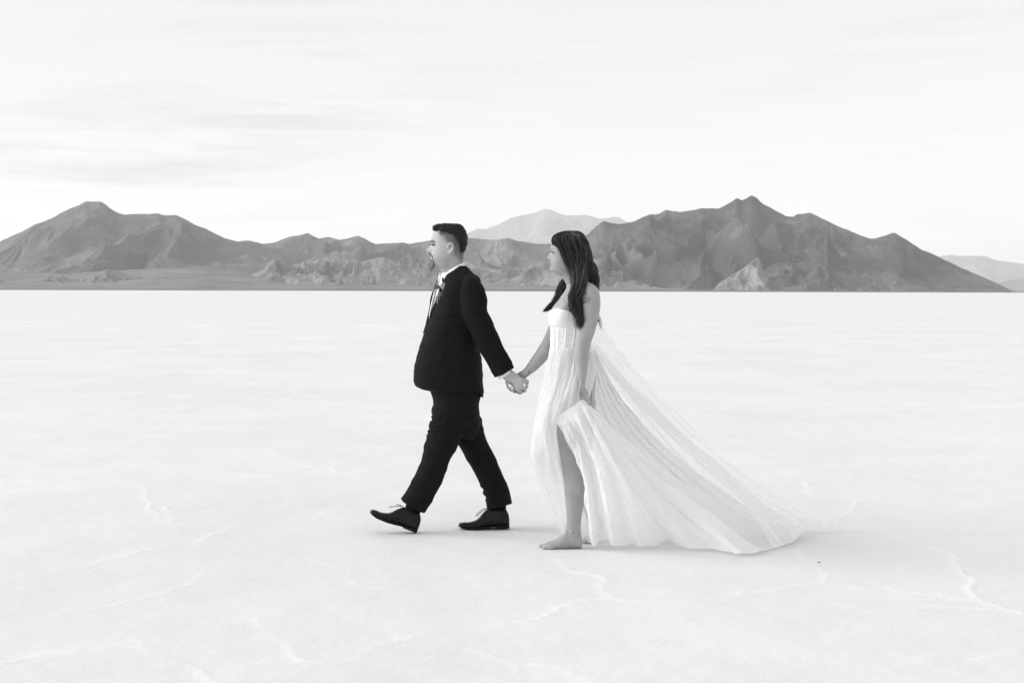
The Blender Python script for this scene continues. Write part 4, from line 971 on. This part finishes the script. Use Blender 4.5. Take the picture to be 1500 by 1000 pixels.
t_glit_dense = tulle('tulle_glitter_dense', .9, .80, glitter=1, edge=.15, trans=.36, lo=.88)
t_veil = tulle('tulle_veil', .96, .30, edge=.24, trans=.5)
t_veil2 = tulle('tulle_veil_dense', .96, .48, edge=.24, trans=.5)
satin = mat('bodice_satin', .92, .5, Specular_IOR_Level=.3)
lace_fab = mat('bodice_lace', .74, .6); noise_albedo(lace_fab, .60, .88, 170, 4, ramp=(.4, .6), bump=(.5, .003, 260))

def sheet(name, rays, material, parent, nu=160, nv=140, folds=(), jit=0.0, cover=None, hem=None, seed=0., gather=0.0):
    """cloth through guide rays (px,py,Y); folds = list of (count, amplitude_m, phase); amplitude grows from v0"""
    k = len(rays); vs = np.linspace(0, 1, nv)
    RR = []
    for r in rays:
        r = np.array(r, float); C = PA(r); dl = np.r_[0, np.cumsum(np.linalg.norm(np.diff(C, axis=0), axis=1))]
        RR.append(spl(dl / dl[-1], C, at=vs))
    RR = np.array(RR)                                   # k, nv, 3
    us = np.linspace(0, 1, nu); S = spl(np.linspace(0, 1, k), RR.reshape(k, -1), at=us).reshape(nu, nv, 3)
    du = np.gradient(S, axis=0); dv = np.gradient(S, axis=1); n = np.cross(du, dv); n /= np.linalg.norm(n, axis=2)[..., None] + 1e-9
    U, V = np.meshgrid(us, vs, indexing='ij')
    disp = 0
    for (c, a, ph) in folds:
        wob = .35 * perlin(U * c * .45 + seed, V * 1.3, ph) 
        s_ = np.sin((U * c + ph + wob) * 2 * np.pi); s_ = np.sign(s_) * np.abs(s_) ** .8
        am = a * (gather + (1 - gather) * np.clip(V, 0, 1) ** .8) * (.5 + .9 * np.clip(.5 + perlin(U * c * .5 + 5 + seed, V * 1.1 + ph, 3.), 0, 1))
        disp = disp + s_ * am
    disp = disp + jit * fbm(U * 9 + seed, V * 6, seed, 3)
    S = S + n * (disp * np.clip(np.minimum(V, 1) * 8, .15, 1))[..., None]
    if hem:                                             # scalloped hem
        S[:, :, 2] += (hem * perlin(U * 13 + seed, V * 0 + 2.) * V ** 8)
    S[:, :, 2] = np.where(S[:, :, 2] < .03, .008 + .022 * np.exp((S[:, :, 2] - .03) / .022), S[:, :, 2])
    idx = np.arange(nu * nv).reshape(nu, nv)
    fc = np.stack([idx[:-1, :-1], idx[1:, :-1], idx[1:, 1:], idx[:-1, 1:]], -1).reshape(-1, 4)
    o = mesh_obj(name, S.reshape(-1, 3), fc, material, parent)
    cv = np.ones(nu * nv) if cover is None else cover(U, V).ravel()
    set_attr(o, 'cover', cv)
    return o

# gown: bodice is the thing's first part; skirt layers are its sub-parts
bo_ = MB()
brow_ = [(449,807.5,871,.152,Yb),(456,805.6,870.5,.152,Yb),(462,804.2,869,.150,Yb),(470,804.0,867.5,.146,Yb),(477,805.0,866.5,.140,Yb),(482,806.0,866,.134,Yb),(490,806.2,866,.128,Yb),(500,805.8,866,.126,Yb),(508,806,867,.127,Yb),(516,806.5,868,.128,Yb)]
def cup(y, d, cx):
    return -.0 * d
vrows(bo_, brow_, 1.0, 64, 2.5)
def bust(c, n):
    x, y = inv(c)
    k = .012 * np.exp(-((x - 821) / 13) ** 2 - ((y - 464) / 11) ** 2) * (c[:, 1] < Yb)
    k = k - .004 * np.exp(-((y - 479.5) / 1.6) ** 2) * (x < 838) * (c[:, 1] < Yb)
    c = c + n * (k + .0012 * perlin(x * .3, y * .3, 3.))[:, None]
    nl = np.interp(x, [803, 807, 811, 816, 823, 831, 840, 850, 872], [458.5, 454.2, 451.9, 451.0, 452.0, 455.4, 459.5, 461.5, 462.5])
    c[:, 2] -= np.maximum(nl - y, 0) * c[:, 1] / F
    return c
corset = mat('corset_lace', .8, .6, Specular_IOR_Level=.2); Nn, Ll, b = nodes(corset)
ca_ = Nn.new('ShaderNodeAttribute'); ca_.attribute_name = 'cup'; tcx = Nn.new('ShaderNodeTexCoord'); vx = Nn.new('ShaderNodeTexNoise'); vx.inputs['Scale'].default_value = 130; vx.inputs['Detail'].default_value = 4
Ll.new(tcx.outputs['Object'], vx.inputs['Vector']); rx = Nn.new('ShaderNodeValToRGB'); rx.color_ramp.elements[0].position = .38; rx.color_ramp.elements[1].position = .62
rx.color_ramp.elements[0].color = (.70,) * 3 + (1,); rx.color_ramp.elements[1].color = (.86,) * 3 + (1,); Ll.new(vx.outputs[0], rx.inputs[0])
mxx = Nn.new('ShaderNodeMix'); mxx.data_type = 'RGBA'; Ll.new(ca_.outputs['Fac'], mxx.inputs['Factor']); Ll.new(rx.outputs[0], mxx.inputs[6]); mxx.inputs[7].default_value = (.76, .76, .76, 1); Ll.new(mxx.outputs[2], b.inputs['Base Color'])
bodice, bco = bo_.remesh('bodice', corset, bride, .0034, 2, bust)
bx_, by_ = inv(bco); set_attr(bodice, 'cup', (1 - ss(by_, 477.5, 480.5)) * (1 - .5 * ss(bx_, 833, 838)))
bones = MB()
for xs2 in ([(811.5,481),(811.5,496),(811,513)],[(818,481),(817.5,498),(816.5,513)],[(829,480),(828,497),(825.5,513)],[(843,474),(841,494),(837.5,513)]):
    pts = []
    for (x, y) in xs2:
        t = (x - 836) / 31; yy = Yb - .131 * (1 - abs(t) ** 2.5) ** (1 / 2.5) - .002
        pts.append((x, y, yy, .95, .0022))
    tube(bones, pts, m=8)
bones.build('boning', satin, bodice)
trim = MB()
tp_ = [(806.4,455.0,-.05),(810,453.0,-.085),(816,451.8,-.118),(823,452.6,-.138),(831,455.0,-.147),(838,458.2,-.150),(846,460,-.150)]
tube(trim, [(a, b_, Yb + c - .006, .7, .003) for a, b_, c in tp_], m=8); trim.build('neckline_trim', mat('trim', .45, .5), bodice)
gA = lambda px, py: min(G(px, py), 7.6)
# underskirt: front panel wrapping from the slit round the front to the far side
skirt = sheet('skirt', [
  [(842,509,7.464),(834,560,7.405),(824,596,7.395),(816,625,7.41),(820,665,7.43),(826,705,7.44),(830,745,7.45),(828,778,7.46)],
  [(828,509,7.466),(818,560,7.41),(806,596,7.41),(800,630,7.42),(803,665,7.44),(812,705,7.45),(822,745,7.46),(826,782,7.47)],
  [(812,509,7.505),(803,560,7.48),(793,600,7.47),(785,640,7.48),(784,668,7.49),(798,712,7.52),(814,750,7.54),(826,784,7.54)],
  [(806.4,509,7.56),(796.5,560,7.56),(787,600,7.56),(780.4,645,7.58),(779,668,7.60),(793,712,7.62),(811,750,7.62),(827,785,7.62)],
  [(806.6,509,7.64),(797,560,7.68),(788,600,7.70),(783,645,7.72),(784,668,7.74),(800,712,7.74),(820,750,7.72),(836,785,7.70)],
  [(820,512,7.72),(815,560,7.77),(808,600,7.80),(805,645,7.82),(810,680,7.84),(825,720,7.84),(845,755,7.80),(862,788,7.76)],
  [(850,512,7.74),(850,560,7.79),(850,600,7.82),(850,645,7.84),(852,690,7.86),(862,725,7.88),(880,760,7.86),(900,788,7.80)],
 ], t_glit_dense, bride, 220, 170, folds=((6, .009, .1),), jit=.008, gather=.25, seed=1.,
 cover=lambda U, V: (1 - .75 * ss(V, .5, .8)) )
# hip panel under the near arm, from the waist to the gather in her hand
sheet('skirt_panel', [
  [(842,509,7.466),(836,545,7.415),(827,575,7.405),(819,600,7.41),(816,622,7.43)],
  [(848,509,7.466),(842,545,7.40),(834,575,7.375),(829,596,7.395),(828,622,7.42)],
  [(855,509,7.475),(851,545,7.415),(846,572,7.39),(843,590,7.395),(843,616,7.41)],
  [(863,509,7.50),(862,545,7.44),(858,570,7.40),(855,586,7.395),(855,604,7.41)],
  [(870,509,7.55),(872,545,7.50),(868,570,7.43),(863,586,7.41),(862,600,7.42)],
 ], t_white, skirt, 120, 90, folds=((4, .006, .3),), jit=.005, gather=.3, seed=2.)
# lifted panel fanning from her hand down to the hem
sheet('skirt_panel', [
  [(812,614,7.412),(826,640,7.405),(841,670,7.41),(853,702,7.42),(858,742,7.44),(858.5,789,7.49)],
  [(826,603,7.385),(846,646,7.375),(859,692,7.38),(867,742,7.42),(872,793.5,7.49)],
  [(840,594,7.365),(863,648,7.345),(879,697,7.36),(891,747,7.41),(901,795.5,7.49)],
  [(849,587,7.36),(878,648,7.335),(901,700,7.36),(920,750,7.42),(938,800.5,7.49)],
  [(854,585,7.362),(888,644,7.35),(922,700,7.38),(952,752,7.44),(980,797.5,7.54)],
  [(858,587,7.37),(897,646,7.39),(944,705,7.44),(995,758,7.46),(1042,807,7.42)],
  [(861,589,7.38),(903,645,7.42),(958,701,7.48),(1026,757,7.48),(1100,814,7.32)],
  [(862.5,591,7.395),(906,640,7.46),(966,694,7.55),(1044,746,7.62),(1104,778,7.66),(1170,790,7.74)],
  [(864,592,7.42),(908,636,7.52),(970,687,7.66),(1046,734,7.80),(1100,764,7.95),(1150,775,8.06)],
 ], t_white, skirt, 300, 190, folds=((6, .040, .35), (15, .007, .1)), jit=.016, hem=.03, gather=.12, seed=3.)
# sheer glitter layer at the back
sheet('skirt_panel', [
  [(862,512,7.51),(866,560,7.47),(872,610,7.46),(890,660,7.50),(925,715,7.58),(975,786,7.62)],
  [(866,511,7.55),(878,560,7.53),(895,605,7.53),(930,660,7.60),(985,718,7.70),(1040,782,7.80)],
  [(869,511,7.60),(887,560,7.62),(912,605,7.66),(962,663,7.76),(1030,722,7.88),(1098,778,7.98)],
  [(872,511,7.67),(896,560,7.74),(930,605,7.82),(985,660,7.95),(1062,718,8.06),(1150,776,8.12)],
 ], t_glit, skirt, 160, 150, folds=((5, .012, .2),), jit=.008, gather=.2, seed=4.)
# train draped over the ground
sheet('train', [
  [(866,514,7.60),(915,571,7.56),(978,637,7.58),(1050,701,7.60),(1106,757,7.54),(1138,804,7.46)],
  [(868,506,7.62),(922,569,7.60),(990,635,7.64),(1062,698,7.70),(1124,756,7.74),(1166,791,7.72)],
  [(870,500,7.64),(926,564,7.66),(996,631,7.72),(1070,694,7.82),(1136,750,7.90),(1182,776,7.96)],
 ], t_veil2, skirt, 140, 150, folds=((4, .016, .4),), jit=.012, gather=.1, seed=6., hem=.01)
# long veil blown back and down to the flat
sheet('veil', [
  [(862,516,7.56),(884,540,7.58),(905,567,7.60),(935,605,7.64),(985,668,7.72),(1045,730,7.80),(1110,783,7.94)],
  [(868,496,7.60),(896,532,7.65),(930,576,7.70),(975,628,7.78),(1040,690,7.88),(1110,742,7.98),(1180,783,8.02)],
  [(873,482,7.64),(906,524,7.70),(948,574,7.78),(1004,632,7.88),(1076,692,7.98),(1150,742,8.06),(1235,782,8.06)],
  [(878,471,7.68),(912,516,7.76),(962,574,7.86),(1022,632,7.96),(1096,690,8.06),(1180,748,8.14),(1290,779,8.12)],
 ], t_veil, bride, 220, 200, folds=((5, .024, .15),), jit=.016, gather=.08, seed=8.,
 cover=lambda U, V: 1 - .55 * ss(V, .7, 1) * ss(U, .4, 1))
# a corner of sheer underlayer on the salt beside the heel
sheet('underskirt', [
  [(846,672,7.63),(852,725,7.63),(853,772,7.60),(856,787,7.57),(862,797,G(862,799)+.03)],
  [(858,672,7.63),(862,725,7.64),(865,772,7.62),(870,789,7.57),(884,800,G(884,801)+.02)],
  [(870,672,7.64),(876,725,7.65),(882,772,7.64),(892,789,7.60),(906,799,G(906,801)+.03)],
 ], t_veil2, skirt, 60, 90, folds=((4, .008, .2),), jit=.005, seed=9., gather=.4)

# pebble on the salt
pb = MB(); ball(pb, 1200, 823, G(1200, 823), 1.6, .9, .010, 8)
pbo = pb.build('pebble', mat('pebble_dark', .08, .8)); pbo['label'] = 'tiny dark pebble lying on the white salt right of the train'; pbo['category'] = 'pebble'

# ================================================================== HAZE
hz = MB(); x0, x1, y0, y1, z0, z1 = -46000, 46000, -20000, 46000, -60, 2600
hz.add([(x, y, z) for x in (x0, x1) for y in (y0, y1) for z in (z0, z1)], [(0,1,3,2),(4,6,7,5),(0,4,5,1),(2,3,7,6),(0,2,6,4),(1,5,7,3)])
hm_ = bpy.data.materials.new('haze_air'); hm_.use_nodes = True; nn = hm_.node_tree.nodes
for n in list(nn):
    if n.type == 'BSDF_PRINCIPLED': nn.remove(n)
pv = nn.new('ShaderNodeVolumePrincipled'); pv.inputs['Density'].default_value = 2.2e-5; pv.inputs['Color'].default_value = (.99, .99, .99, 1)
hm_.node_tree.links.new(pv.outputs[0], nn['Material Output'].inputs['Volume'])
hzo = hz.build('haze', hm_, None, smooth=False); hzo['kind'] = 'stuff'
